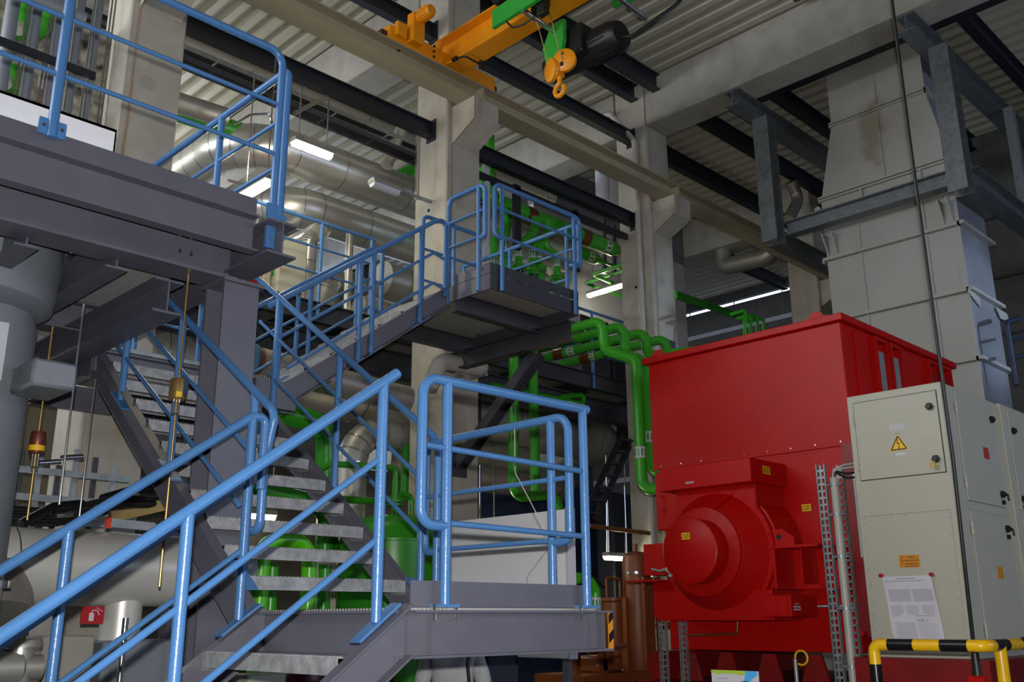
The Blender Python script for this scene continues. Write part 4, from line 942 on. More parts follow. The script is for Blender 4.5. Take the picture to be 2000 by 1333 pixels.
# pendant cable
PC0, PC1, PC2 = at(1742, 0, 'x', 6.2), at(1835, 700, 'x', 6.3), at(1902, 1262, 'x', 6.6)
t = thing('pendant_cable', 'black pendant control cable hanging down in front of the cabinets', 'cable', PC2)
z0 = PC0+(PC0-at(1752, 80, 'x', 6.2)).normalized()*2.2
MB().tube([z0, PC0, at(1775, 260, 'x', 6.22), at(1808, 500, 'x', 6.26), PC1, at(1862, 900, 'x', 6.4), at(1885, 1110, 'x', 6.5), PC2], .012, .6, 10).build('cable', BLACK, t)
MB().cyl(PC2+V((0, 0, -.18)), PC2, .03, 14, .02).build('grip', BLACK, t)
MB().bbox(PC2+V((-.05, -.05, -.6)), PC2+V((.05, .05, -.18)), .01).build('push_button_box', RED, t, False)

# ================================================================ BARRIER, POSTER
t = thing('safety_barrier', 'black and yellow striped tubular safety barrier in front of the cabinets', 'barrier', (6.2, 2.9, 0))
BX, BZ, BR = 6.2, 1.43, .036
ya, yb = at(1706, 1260, 'x', BX).y, at(1925, 1258, 'x', BX).y
path = [V((BX, ya, 0)), V((BX, ya, BZ)), V((BX, yb, BZ)), V((BX+3.2, yb, BZ))]
def stripes(p0, p1, n, first):
    for k in range(n):
        a = p0+(p1-p0)*(k/n); c = p0+(p1-p0)*((k+1)/n); MB().cyl(a, c, BR, 20, caps=False).build('striped_tube', YBY if (k+first) % 2 == 0 else YBB, t)
stripes(V((BX, ya, 0)), V((BX, ya, BZ-.12)), 6, 0)
MB().tube([V((BX, ya, BZ-.12)), V((BX, ya, BZ)), V((BX, ya-.1, BZ))], BR, .09, 20, 8).build('bend', YBY, t)
stripes(V((BX, ya-.1, BZ)), V((BX, yb+.1, BZ)), 3, 1)
MB().tube([V((BX, yb+.1, BZ)), V((BX, yb, BZ)), V((BX+.1, yb, BZ))], BR, .09, 20, 8).build('bend', YBY, t)
stripes(V((BX+.1, yb, BZ)), V((BX+3.2, yb, BZ)), 14, 1)
stripes(V((BX+.22, yb, .0)), V((BX+.22, yb, BZ)), 5, 0)
t = thing('poster_board', 'white poster with a green and blue corner and a round photo', 'poster', (6.0, 3.9, .6))
MB().box((6.0, 3.7, .65), (6.012, 4.07, 1.25)).build('board', PAPER, t, False)
b = MB(); b.prism([(5.998, 4.07, 1.25), (5.998, 3.79, 1.25), (5.998, 3.805, 1.225), (5.998, 3.84, 1.218), (5.998, 3.86, 1.228), (5.998, 4.0, 1.228), (5.998, 4.02, 1.218), (5.998, 4.04, 1.23), (5.998, 4.07, 1.232)], (-.001, 0, 0)); b.build('green_band', mat('print_green', '#A9C93C', .6, 0, .02), t, False)
b = MB(); b.prism([(5.997, 3.79, 1.25), (5.997, 3.705, 1.25), (5.997, 3.705, 1.225), (5.997, 3.745, 1.20), (5.997, 3.76, 1.18), (5.997, 3.81, 1.18), (5.997, 3.80, 1.22)], (-.001, 0, 0)); b.build('blue_band', mat('print_blue', '#49AEEA', .6, 0, .02), t, False)
MB().cyl((5.998, 3.80, 1.08), (5.996, 3.80, 1.08), .105, 40).build('round_picture', mat('print_dark', '#39383F', .5, 0, .3, 12), t, False)
text('BMF', (5.997, 3.99, 1.155), .05, INKG, t, (0, -1, 0)); MB().box((5.997, 3.93, 1.195), (5.998, 4.03, 1.198)).build('thin_line', INKG, t, False)
MB().tube([(6.03, 3.88, 0), (6.03, 3.88, .8)], .02).build('stand', GALV, t)

# ================================================================ MEZZANINE AND BACKGROUND
struct(MB().box((12.87, 12.3, 5.3), (17.98, 12.45, 9.6)), 'wall_mezzanine', WWALL)
struct(MB().box((12.87, 12.28, 9.6), (17.98, 12.46, ROOFZ-.02)), 'wall_upper_panel', mat('upper_panel_grey', '#6E6E72', .7, 0, .04))
struct(MB().box((5.2, 13.0, 5.3), (12.2, 13.15, 7.02)), 'wall_half_height', WWALL)
t = thing('mezzanine_deck', 'dark steel mezzanine floor with stacked beams behind the stairs and middle column', 'platform', (9, 11, 5))
MB().channel((18, 10.0, 5.33), (8.4, 10.0, 5.33), .26, .09, -1).build('edge_beam', DSTEEL, t, False)
MB().channel((8.38, 10.0, 5.33), (4.0, 10.0, 5.33), .26, .09, -1).build('edge_beam', DSTEEL, t, False)
MB().box((4.0, 10.02, 5.42), (18, 12.27, 5.46)).build('deck_grating', GRATE, t, False)
MB().ibeam((4.0, 10.35, 5.0), (18, 10.35, 5.0), .34, .2, .012, .018).build('main_beam', DSTEEL, t, False)
MB().ibeam((4.0, 12.1, 5.0), (18, 12.1, 5.0), .34, .2, .012, .018).build('main_beam', DSTEEL, t, False)
for x in (4.9, 6.3, 7.2, 9.2, 10.5, 11.8, 13.6, 15.2): MB().ibeam((x, 10.1, 5.28), (x, 12.25, 5.28), .2, .12, .01, .012).build('cross_beam', BSTEEL, t, False)
for x in (9.6, 14.6): MB().ibeam((x, 10.5, 0), (x, 10.5, 4.82), .2, .2, .01, .014, XV).build('support_column', DSTEEL, t, False)
FR = 'blue railings on the mezzanine'
railing('mezzanine_railing', 'blue mezzanine railing in front of the beige box and silver pipes', FR, (6, 10, 5.46),
        [[(4.6, 9.96, 6.56), (7.3, 9.96, 6.56)]], [[(4.6, 9.96, 6.2), (7.3, 9.96, 6.2)], [(4.6, 9.96, 5.85), (7.3, 9.96, 5.85)]],
        [((5.3, 9.96, 5.3), (5.3, 9.96, 6.55)), ((6.45, 9.96, 5.3), (6.45, 9.96, 6.55)), ((7.25, 9.96, 5.3), (7.25, 9.96, 6.55))], m=BLUE)
railing('mezzanine_railing', 'blue mezzanine railing ending in a bend beside the column with the tall pipe', FR, (12, 10, 5.46),
        [[(8.6, 9.96, 6.53), (13.2, 9.96, 6.53), (13.2, 9.96, 5.5)]], [[(8.6, 9.96, 6.15), (13.2, 9.96, 6.15)], [(8.6, 9.96, 5.8), (13.2, 9.96, 5.8)]],
        [((10.2, 9.96, 5.2), (10.2, 9.96, 6.52)), ((11.8, 9.96, 5.2), (11.8, 9.96, 6.52)), ((12.75, 9.96, 5.3), (12.75, 9.96, 6.52))])

# ---------------- silver ducts
def duct(name, label, pts, r, bend, m=SILVER, grp='aluminium clad air ducts', rings=None, n=36, cat='duct', relb=None):
    o = MB().tube(pts, r, bend, n, 14).build(name, m); tag(o, label, cat, grp)
    if rings:
        # metal bands along each straight run and around each bend (recomputed centre line)
        P = [V(p) for p in pts]
        for i in range(len(P)-1):
            a, c = P[i], P[i+1]; L = (c-a).length; d = (c-a).normalized(); ca = bend if i else 0; cb = bend if i < len(P)-2 else 0
            u = ca+rings*.3
            while u < L-cb:
                q = a+d*u; MB().cyl(q-d*.006, q+d*.006, r+.009, n, caps=False).build('band', CHROME, o); u += rings
        for i in range(1, len(P)-1):
            a, b, c = P[i-1], P[i], P[i+1]; d1 = (a-b).normalized(); d2 = (c-b).normalized(); ang = d1.angle(d2)
            cut = bend/math.tan(ang/2); ctr = b+(d1+d2).normalized()*(bend/math.sin(ang/2)); v0 = b+d1*cut-ctr; v1 = b+d2*cut-ctr; th = v0.angle(v1)
            for k in range(6):
                s_ = k/5; v = (v0*math.sin((1-s_)*th)+v1*math.sin(s_*th))/math.sin(th); tg = v.cross(v0.cross(v1)).normalized()
                MB().cyl(ctr+v-tg*.006, ctr+v+tg*.006, r+.010, n, caps=False).build('band', CHROME, o)
    return o
duct('air_duct', 'upper big silver duct with a segmented elbow behind the lit lamp', [(12.0, 10.6, 7.76), (5.55, 10.6, 7.74), (5.55, 15.5, 7.74)], .30, .75, rings=1.15)
duct('air_duct', 'second big silver duct just below and behind the upper one', [(12.0, 11.35, 7.36), (6.5, 11.35, 7.38), (6.5, 15.6, 7.38)], .30, .7, rings=1.2)
duct('air_duct', 'wide dull silver duct under the mezzanine ending in an elbow left of the red machine', [(3.0, 11.2, 4.75), (13.6, 11.2, 4.72), (13.6, 13.5, 4.72)], .42, .6, SILVERD, rings=1.5)
duct('air_duct', 'silver duct under the mezzanine, lower and farther back than the wide one', [(9.0, 12.0, 4.0), (13.4, 12.0, 4.0), (13.4, 14, 4.0)], .34, .5, SILVERD, rings=1.2)
e0 = at(690, 1010, 'y', 9.9); e1 = at(690, 840, 'y', 9.9)
duct('air_duct', 'silver pipe elbow rising behind the open treads and turning right', [V((e1.x, 9.9, 0)), V((e1.x, 9.9, e1.z)), V((e1.x+3.2, 9.9, e1.z-.05))], .19, .42, SILVERD, rings=.8)
duct('air_duct', 'short silver duct with a crumpled elbow behind the beige box', [at(610, 600, 'y', 11.0)+V((0, 0, -.4)), at(640, 560, 'y', 11.0), at(700, 560, 'y', 11.0), at(700, 560, 'y', 11.0)+V((0, 1.6, 0.0))], .22, .2, SILVERD, rings=.6)
duct('air_duct', 'silver duct running back beside the middle column above the upper flight', [at(745, 545, 'y', 10.8), at(745, 545, 'y', 10.8)+V((3.2, 0, .0))], .27, .1, SILVER, rings=1.2)
duct('air_duct', 'lower silver duct beside the middle column above the upper flight', [at(700, 600, 'y', 10.5), at(700, 600, 'y', 10.5)+V((4, 0, .0))], .17, .1, SILVER, rings=1.4)
duct('ceiling_duct', 'long thin silver duct under the roof behind the platform railing', [(3.2, 11, 9.0), (12, 11, 9.0)], .13, 0, SILVERD, rings=2.0)
duct('ceiling_duct', 'grey duct under the roof just above the green pipe, left', [at(330, 195, 'y', 10.4), at(440, 230, 'y', 10.4)], .13, 0, SILVERD)
a0, a1 = at(785, 250, 'y', 10.2), at(755, 325, 'y', 10.2)
duct('slanted_duct', 'short slanted silver pipe between ceiling tray and big duct', [a0, a1], .085, 0, SILVER)
duct('vent_pipe', 'left white vertical pipe hanging left of the column with the tall pipe', [V((at(1178, 395, 'y', 10.2).x, 10.2, 9.79)), at(1178, 395, 'y', 10.2)], .13, 0, PALE, 'pair of white hanging pipes')
duct('vent_pipe', 'right white vertical pipe hanging left of the column with the tall pipe', [V((at(1200, 400, 'y', 10.2).x, 10.2, 9.79)), at(1200, 400, 'y', 10.2)], .13, 0, PALE, 'pair of white hanging pipes')
duct('thin_stub_pipe', 'left thin dark pipe on the white wall under the white pipes', [at(1179, 430, 'y', 11), at(1181, 535, 'y', 11)], .045, 0, DSTEEL, 'thin dark pipes')
duct('thin_stub_pipe', 'right thin dark pipe on the white wall under the white pipes', [at(1199, 440, 'y', 11), at(1200, 535, 'y', 11)], .045, 0, DSTEEL, 'thin dark pipes')
duct('column_pipe', 'tall grey pipe clamped to the left face corner of the second column', [at(1140, 240, 'x', 12.1), at(1192, 222, 'x', 12.1), V((12.18, 9.2, 9.55)), V((12.18, 9.2, 1.0))], .05, .12, PVC, None, cat='pipe')
duct('column_pipe', 'short vertical pipe stub left of the tall column pipe', [at(1133, 175, 'x', 12.1), at(1134, 232, 'x', 12.1)], .045, 0, PVC, None, cat='pipe')
duct('roof_drain_pipe', 'pale pipe beside the middle column next to the green riser', [at(950, 300, 'y', 9.5), at(950, 560, 'y', 9.5)], .055, 0, PALE, None, cat='pipe')
duct('roof_drain_pipe', 'thick pale pipe under the roof behind the orange crane girder', [at(835, -20, 'y', 10.5), at(880, 20, 'y', 10.5), at(945, 50, 'y', 10.5)], .13, .1, PALE, None, cat='pipe')
duct('roof_drain_pipe', 'pale vertical pipe below the crane girder beside the middle column', [at(944, 60, 'y', 10.3), at(948, 170, 'y', 10.3)], .11, .1, PALE, None, cat='pipe')
duct('column_drain', 'pale grey plastic pipe bending around the middle column below the small landing', [at(838, 760, 'y', 8.8), at(862, 705, 'y', 8.8), at(945, 722, 'y', 8.8), at(965, 700, 'y', 8.8)+V((0, .8, .3))], .105, .17, PVC, None, cat='pipe')
for px in (880, 925):
    c = at(px, 722, 'y', 8.95); tag(MB().box(c+V((-.02, -.25, -.13)), c+V((.02, .04, -.09))).build('pipe_bracket', GALV, None, False), 'small galvanised bracket under the plastic pipe, '+('left' if px < 900 else 'right')+' of two', 'bracket')
duct('far_duct', 'dark bent duct hanging under the farthest girder', [V((18.3, at(1413, 505, 'x', 18.3).y, 9.81)), at(1413, 522, 'x', 18.3), at(1505, 500, 'x', 18.3), V((18.3, at(1520, 490, 'x', 18.3).y, 9.81))], .2, .25, SILVERD, None)
duct('far_duct', 'curved grey duct left of the exhaust duct top', [at(1545, 355, 'y', 8.9), at(1560, 390, 'y', 8.9), at(1540, 430, 'y', 8.9)], .12, .3, SILVERD, None)
# handle bars on the big elbow
for i, pp in enumerate([[(455, 245), (490, 224), (528, 222), (532, 246)], [(445, 352), (480, 362), (482, 335)]]):
    tag(MB().tube([at(x, y, 'y', 10.0) for x, y in pp], .016, .05, 8).build('support_strap', CHROME), ('upper' if not i else 'lower')+' bent steel rod holding the big duct elbow', 'rod')

# ---------------- cable trays under the roof
def tray(p0, p1, w_, label, rungs=.3, m=GALV, grp='cable trays'):
    p0, p1 = V(p0), V(p1); d = (p1-p0).normalized(); s_ = d.cross(ZV).normalized(); L = (p1-p0).length
    b = MB()
    for e in (-1, 1): b.bar(p0+s_*e*w_/2, p1+s_*e*w_/2, .012, .06)
    u = .1
    while u < L: b.bar(p0+d*u-s_*w_/2-V((0, 0, .02)), p0+d*u+s_*w_/2-V((0, 0, .02)), .025, .012); u += rungs
    o = b.build('cable_tray', m, None, False); tag(o, label, 'cable tray', grp)
    b = MB()
    for k in range(4): e = (-.3+.2*k)*w_; b.tube([p0+s_*e, p0+(p1-p0)*.5+s_*e*1.1-V((0, 0, .01)), p1+s_*e], .014, 0, 6)
    b.build('cables', BLACK, o); return o
tray((3.0, 10.2, 8.35), (8.8, 10.2, 8.35), .16, 'perforated cable tray with black cables under the roof, left of the middle column', .9)
tray((3.0, 9.9, 8.0), (8.8, 9.9, 7.95), .22, 'lower cable tray behind the platform railing corner', .8, DSTEEL)
tray((9.1, 10.2, 7.9), (11.9, 10.2, 7.9), .25, 'cable tray right of the green riser behind the small landing', .3)
o = MB().bbox((13, 13.2, 10.2), (19, 13.5, 10.3), .01).build('far_light_band', GALV, None, False); tag(o, 'far silvery band under the last roof bay', 'cable tray', 'cable trays')
# glazing posts below the lower tie beam
for i, x in enumerate((at(1000, 360, 'y', 9.5).x, at(1114, 410, 'y', 9.5).x)):
    tag(MB().box((x, 9.44, 6.9), (x+.13, 9.5, 7.94)).build('window_post', BSTEEL, None, False), ('left' if not i else 'right')+' dark vertical post under the tie beam, behind the small landing railing', 'post', 'dark posts')
tag(MB().box((8.4, 9.44, 7.80), (12.2, 9.5, 7.9)).build('transom', BSTEEL, None, False), 'dark horizontal bar between the posts behind the small landing', 'bar')

# ---------------- green pipework
GP = 'green pipes running to the red machine'
def pipe(label, pts, r, bend=.12, m=GREEN, grp=GP, marks=(), clamps=(), name='green_pipe', cat='pipe'):
    o = MB().tube(pts, r, bend, 18, 8).build(name, m); tag(o, label, cat, grp); P = [V(p) for p in pts]
    for i, s_ in marks:
        a, c = P[i], P[i+1]; d = (c-a).normalized(); q = a+(c-a)*s_
        k = MB().cyl(q-d*.07, q+d*.07, r+.002, 18, caps=False).build('marker_band', PALE, o)
        b = MB(); n = 10; s1, s2 = frame(d)
        for j in range(n):
            an = 2*PI*j/n; v = s1*math.cos(an)+s2*math.sin(an); b.bar(q-d*.045+v*(r+.003), q+d*.045+v*(r+.003), r*.28, .003, v)
        b.build('marker_print', LGREEN, k, False)
    for i, s_ in clamps:
        a, c = P[i], P[i+1]; d = (c-a).normalized(); q = a+(c-a)*s_
        MB().cyl(q-d*.1, q+d*.1, r+.006, 18, caps=False).build('clamp_sleeve', BRONZE, o)
    return o
for i, x in enumerate((9.72, 10.22, 10.78, 11.36)):
    w_ = ('first', 'second', 'third', 'fourth')[i]
    zt = 5.5+.035*i; yb = (8.02, 8.05, 8.1, 8.16)[i]
    P0 = V((x, 10.3, zt)); P1 = V((x, yb, zt))
    if i < 2:
        vx = 9.57+.21*i; vy = 7.35
        pts = [P0, P1, V((x-.0, yb-.02, zt-.42)), V((vx, vy, zt-.72-.02*i)), V((vx, vy, 3.12+.22*i)), V((vx-.05, 6.6, 3.1+.22*i))]
        mk = [(0, .38+.05*i), (3, .72-.04*i)]
    elif i == 2: pts = [P0, P1, V((x, yb-.02, zt-.36)), V((10.6, 7.1, 5.05)), V((10.6, 6.9, 4.2))]; mk = [(0, .36)]
    else: pts = [P0, P1, V((x, yb-.02, 4.9)), V((x, 7.4, 4.5)), V((x, 6.8, 4.4))]; mk = [(0, .33)]
    pipe('%s green pipe from the left of the bundle arching toward the red machine' % w_, pts, .072, .17, marks=mk, clamps=[(0, .18+.03*i)])
pipe('left vertical green pipe right of the middle column, turning right at its foot', [V(at(1003, 640, 'y', 8.7)), V(at(1003, 972, 'y', 8.7)), V(at(1085, 966, 'y', 8.7)), V(at(1100, 1040, 'y', 8.7))], .068, .16, grp='vertical green pipes')
p = at(1040, 675, 'y', 8.9)
pipe('right vertical green pipe with a top bend under the small landing', [p+V((0, .5, .03)), p, V((p.x+.03, 8.9, 3.2))], .068, .12, grp='vertical green pipes')
pipe('thin dark green pipe with a return bend under the mezzanine', [at(960, 752, 'y', 10.2), at(1138, 790, 'y', 10.2), at(1140, 772, 'y', 10.2), at(1100, 775, 'y', 10.2), at(1085, 782, 'y', 10.2)], .045, .07, LGREEN, grp=None)
# header pipes above the small landing
H0, H1 = at(962, 385, 'y', 9.9), at(1196, 490, 'y', 9.9)
hz = 7.8
HP = 'green header pipes above the small landing'
o = pipe('upper thick green header pipe with brown clamps above the small landing', [V((H0.x-.1, 9.9, hz+.5)), V((H0.x-.1, 9.9, hz)), V((H1.x, 9.9, hz))], .135, .2, grp=HP, marks=[(1, .93)], clamps=[(1, .3), (1, .74)])
MB().cyl((H1.x, 9.9, hz), (H1.x+.22, 9.9, hz), .135, 18, .05).build('reducer', GREEN, o)
pipe('thin green pipe zigzag leaving the upper header toward the second column', [V((H1.x+.2, 9.9, hz)), V((H1.x+.75, 9.9, hz)), V((H1.x+.75, 11.0, hz)), V((H1.x+1.6, 11.0, hz-.05))], .035, .05, grp=HP)
q0, q1 = at(985, 440, 'y', 10.6), at(1160, 505, 'y', 10.6)
o = pipe('lower thick green header pipe partly hidden behind the upper one', [V((q0.x, 10.6, q1.z)), V((q1.x, 10.6, q1.z))], .12, .1, grp=HP, marks=[(0, .93)], clamps=[(0, .62)])
MB().cyl((q1.x, 10.6, q1.z), (q1.x+.22, 10.6, q1.z), .12, 18, .04).build('reducer', GREEN, o)
pipe('thin green pipe leaving the lower header', [V((q1.x+.2, 10.6, q1.z)), V((q1.x+.9, 10.6, q1.z)), V((q1.x+.9, 11.6, q1.z)), V((q1.x+2.4, 11.6, q1.z))], .03, .05, grp=HP)
pipe('tall green riser pipe beside the middle column', [at(958, 265, 'y', 9.6), at(958, 392, 'y', 9.6), at(975, 400, 'y', 9.7)], .062, .1, grp=None)
DY = 9.55
def drop(lab, pts, vpx, vpy):
    P = [at(x, y, 'y', DY+.1) for x, y in pts]; o = pipe(lab, P, .06, .12, grp='green drop pipes on the small landing', marks=[(len(P)-2, .35)])
    e = P[-1]
    b = MB(); b.cyl(e, e-V((0, 0, .03)), .12, 18); b.cyl(e-V((0, 0, .04)), e-V((0, 0, .07)), .12, 18); b.build('flange', GREEN, o)
    for k in range(6): a = 2*PI*k/6; c = e+V((.1*math.cos(a), .1*math.sin(a), 0)); MB().cyl(c+V((0, 0, .015)), c-V((0, 0, .13)), .01, 6).build('flange_bolt', CHROME, o)
    b = MB().lathe(e-V((0, 0, .07)), -ZV, [(.05, 0), (.085, .08), (.09, .14), (.06, .22), (.06, .3)], 18); b.cyl(e-V((0, 0, .37)), e-V((0, 0, .42)), .12, 18); b.build('valve_body', GREEN if vpx else DBLUE, o)
drop('first green drop pipe at the left end of the small landing', [(987, 405), (990, 440), (968, 460), (962, 500), (960, 530)], 0, 0)
drop('green drop pipe with flanged valve behind the left corner post of the small landing', [(1000, 410), (985, 470), (985, 497)], 1, 0)
drop('green drop pipe slanting down to the blue valve on the small landing', [(1045, 425), (1045, 452), (1013, 480), (1013, 520)], 0, 0)
drop('green drop pipe slanting down to the blue valve, right of the middle of the landing', [(1068, 432), (1070, 455), (1040, 480), (1040, 530)], 0, 0)
drop('green drop pipe with large flanged valve near the right end of the small landing', [(1060, 470), (1053, 485), (1053, 522)], 1, 0)
drop('rightmost green drop pipe with flanged valve on the small landing', [(1063, 465), (1066, 482), (1088, 500), (1088, 540)], 1, 0)
pipe('long thin green pipe along the end wall right of the second column', [at(1320, 572, 'y', 11.0), at(1450, 618, 'y', 11.0)], .045, .05, LGREEN, 'thin green pipes above the red machine')
pipe('second long thin green pipe below the first along the end wall', [at(1320, 580, 'y', 10.8), at(1465, 628, 'y', 10.8)], .045, .05, LGREEN, 'thin green pipes above the red machine')
for i, (px, w_) in enumerate(((1455, 'first'), (1466, 'second'), (1479, 'third'), (1492, 'fourth'))):
    y0 = (606, 614, 616, 622)[i]; x0 = (1428, 1440, 1448, 1456)[i]
    pipe('%s from left of the small green pipes rising behind the red machine top' % w_, [at(x0, y0+8, 'y', 7.8), at(px, y0, 'y', 7.8), at(px, 700, 'y', 7.8)], .028, .05, LGREEN, 'thin green pipes above the red machine')
pipe('thick green pipe behind the far ceiling, left above the big duct elbow', [at(325, 212, 'y', 10.8), at(480, 262, 'y', 10.8)], .13, .1, LGREEN, None)
pipe('short green pipe just left of the middle column above the big duct', [at(775, 348, 'y', 11.8), at(830, 322, 'y', 11.8)], .12, .1, LGREEN, None)

# ---------------- things on the mezzanine
b = MB(); c = at(560, 620, 'y', 10.5); c.z = 5.46
tag(MB().bbox((5.98, 10.2, 5.46), (6.42, 10.7, 6.35), .03).build('sheet_box', BEIGE), 'beige box with a green marking on the mezzanine, behind the blue railing', 'box')
k = bpy.data.objects['sheet_box']; b = MB()
for i in range(5): b.box((5.975, 10.28+i*.07, 5.80), (5.98, 10.32+i*.07, 6.0))
b.build('green_mark', LGREEN, k, False)
tag(MB().bbox((5.84, 10.3, 5.46), (5.96, 10.6, 5.9), .02).build('sheet_box', BEIGE), 'small beige box left of the larger one on the mezzanine', 'box')
tag(MB().lathe((5.6, 10.5, 5.46), ZV, [(.0, 0), (.22, 0), (.25, .1), (.25, .8), (.18, .95), (0, 1.0)], 24).build('red_vessel', RED), 'red vessel on the mezzanine beside the beige box', 'vessel')
duct('stand_pipe', 'shiny vertical silver pipe right of the beige box on the mezzanine', [(6.66, 10.6, 5.46), (6.66, 10.6, 6.55), (6.95, 10.6, 6.85), (6.95, 12.4, 6.85)], .12, .18, SILVER, 'silver stand pipes on the mezzanine', rings=.6)
duct('stand_pipe', 'thin silver pipe behind the blue railing, left of the beige box', [(5.75, 11.3, 5.46), (5.75, 11.3, 7.0)], .05, 0, CHROME, 'silver stand pipes on the mezzanine')
duct('stand_pipe', 'thin silver pipe behind the beige box', [(6.3, 11.3, 5.46), (6.3, 11.3, 7.0)], .05, 0, CHROME, 'silver stand pipes on the mezzanine')
duct('stand_pipe', 'thin silver pipe behind the upper flight railing', [(7.4, 10.7, 5.46), (7.4, 10.7, 6.9)], .055, 0, SILVER, 'silver stand pipes on the mezzanine')
tag(MB().bbox((12.6, 10.9, 5.46), (13.4, 11.4, 6.9), .01).build('equipment_cabinet', DSTEEL), 'dark grey cabinet on the mezzanine left of the second column', 'cabinet')
tag(MB().bbox((13.5, 10.9, 5.46), (15.2, 11.4, 6.6), .01).build('equipment_cabinet', BSTEEL), 'black cabinet on the mezzanine behind the second column', 'cabinet')
t = tag(MB().box((15.6, 10.95, 5.5), (16.4, 11.0, 6.0)).build('red_sign', mat('sign_dark_red', '#8A1A16', .5), None, False), 'dark red sign board right of the second column, above the red machine', 'sign')
tag(MB().bbox((12.4, 8.86, 5.55), (12.6, 8.99, 5.95), .01).build('junction_box', DSTEEL), 'left dark grey box on the second column above the green pipes', 'box', 'boxes on the second column')
tag(MB().bbox((12.64, 8.86, 5.5), (12.76, 8.99, 5.85), .01).build('junction_box', DSTEEL), 'right small dark grey box on the second column', 'box', 'boxes on the second column')

# ---------------- luminaires
def lamp(label, c, ax, L=.66, on=True, rods=None, power=40):
    c = V(c); t = thing('tube_lamp', label, 'lamp', c, 'long sealed tube lamps'); d = XV if ax == 'x' else YV; s_ = YV if ax == 'x' else XV
    MB().section(c-d*L/2, c+d*L/2, [(-.075, 0), (.075, 0), (.06, .05), (.02, .06), (-.02, .06), (-.06, .05)]).build('housing', LAMPH, t, False)
    MB().section(c-d*(L/2-.015), c+d*(L/2-.015), [(-.065, -.001), (-.05, -.045), (-.025, -.06), (.025, -.06), (.05, -.045), (.065, -.001)]).build('diffuser', LAMPON if on else PALE, t, False)
    if rods:
        for e in (-1, 1): MB().cyl(c+d*e*L*.36+V((0, 0, .06)), c+d*e*L*.36+V((0, 0, rods)), .008, 8).build('hanger_rod', CHROME, t)
    if on: light('lamp_light', 'POINT', c+V((0, 0, -.13)), power, (1, .9, .68), .06)
    return t
L1 = at(610, 290, 'y', 9.35)
lamp('lit tube lamp hanging right of the platform railing corner, in front of the big duct', L1, 'x', .56, True, 8.0-L1.z, 20)
tag(MB().bar(at(575, 222, 'y', 9.35), at(640, 188, 'y', 9.35), .05, .05).build('bracket_rail', CHROME, None, False), 'shiny bracket arm above the hanging tube lamp', 'bracket')
lamp('lit tube lamp below the big duct elbow, just above the platform edge', at(500, 368, 'y', 9.32), 'y', .66, True, 8.0-at(500, 368, 'y', 9.32).z, 26)
lamp('lit tube lamp hanging in front of the white wall, left of the second column', at(1183, 566, 'y', 11.2), 'y', .9, True, 1.5, 36)
lamp('low lit tube lamp left of the red fan housing', at(1207, 1088, 'y', 9.6), 'x', .6, True, 1.1, 18)
lamp('unlit tube lamp on an arm at the middle column, in front of the big duct', at(752, 366, 'y', 9.3), 'x', .45, False, None)
tag(MB().bar(at(755, 364, 'y', 9.31), V((7.73, 9.31, at(816, 385, 'y', 9.31).z)), .04, .04).build('support_arm', GALV, None, False), 'perforated arm carrying the unlit lamp at the middle column', 'bracket')
tag(MB().bar(at(816, 250, 'x', 7.7), at(813, 390, 'x', 7.7), .035, .035).build('column_conduit', CHROME, None, False), 'thin galvanised rail on the left edge of the middle column', 'rail')
lamp('small lit lamp seen below the hanging loop of the stair rail', at(512, 1006, 'y', 10.5), 'x', .35, True, .8, 8)
lamp('lit lamp behind the rear railing just above the white board', at(905, 1022, 'y', 9.6), 'x', .8, True, .8, 25)

# ================================================================ LEFT PART UNDER THE PLATFORM
t = thing('insulated_tank', 'big grey vertical tank with a wider upper jacket at the left edge', 'tank', (1.72, 6.9, 0))
MB().lathe((1.78, 7.0, 0), ZV, [(0, 0), (.43, 0), (.43, 3.15), (.434, 3.152), (.434, 3.17), (.43, 3.172), (.43, 3.3), (.43, 3.5), (.40, 3.64), (0, 3.7)], 48).build('lower_shell', TANKM, t)
MB().lathe((1.66, 7.0, 0), ZV, [(.3, 3.60), (.54, 3.61), (.62, 3.66), (.645, 3.76), (.65, 3.9), (.65, 4.13), (.2, 4.13)], 48).build('upper_jacket', TANKM, t)
MB().box((1.28, 6.48, 2.95), (1.43, 6.52, 3.35)).build('label_plate', PALE, t, False) if False else None
q = at(2, 690, 'y', 6.5); MB().box((q.x-.14, 6.485, q.z-.18), (q.x+.02, 6.51, q.z+.2)).build('label_plate', PALE, t, False)
tag(MB().bbox(at(66, 702, 'y', 6.25)+V((-.0, 0, -.16)), at(155, 712, 'y', 6.25)+V((0, .45, 0)), .02).build('bracket_box', TANKM), 'grey sheet metal box sticking out from the tank', 'box')
# ball valve beside the tank top
t = thing('drain_valve', 'chrome ball valve with a red lever beside the tank jacket', 'valve', at(130, 500, 'y', 6.9))
c = at(130, 495, 'y', 6.9)
MB().sphere(c, .052, 16).build('ball', CHROME, t); MB().cyl(c+V((0, 0, .15)), c-V((0, 0, .22)), .025, 14).build('body', CHROME, t)
MB().tube([c-V((0, 0, .2)), c-V((0, 0, .27)), c-V((.13, 0, .28))], .022, .05).build('elbow_pipe', COPPER, t)
MB().bar(c+V((.02, 0, -.14)), c+V((.17, 0, -.08)), .025, .01).build('lever', mat('lever_red', '#B01818', .4, 0, .02), t, False)
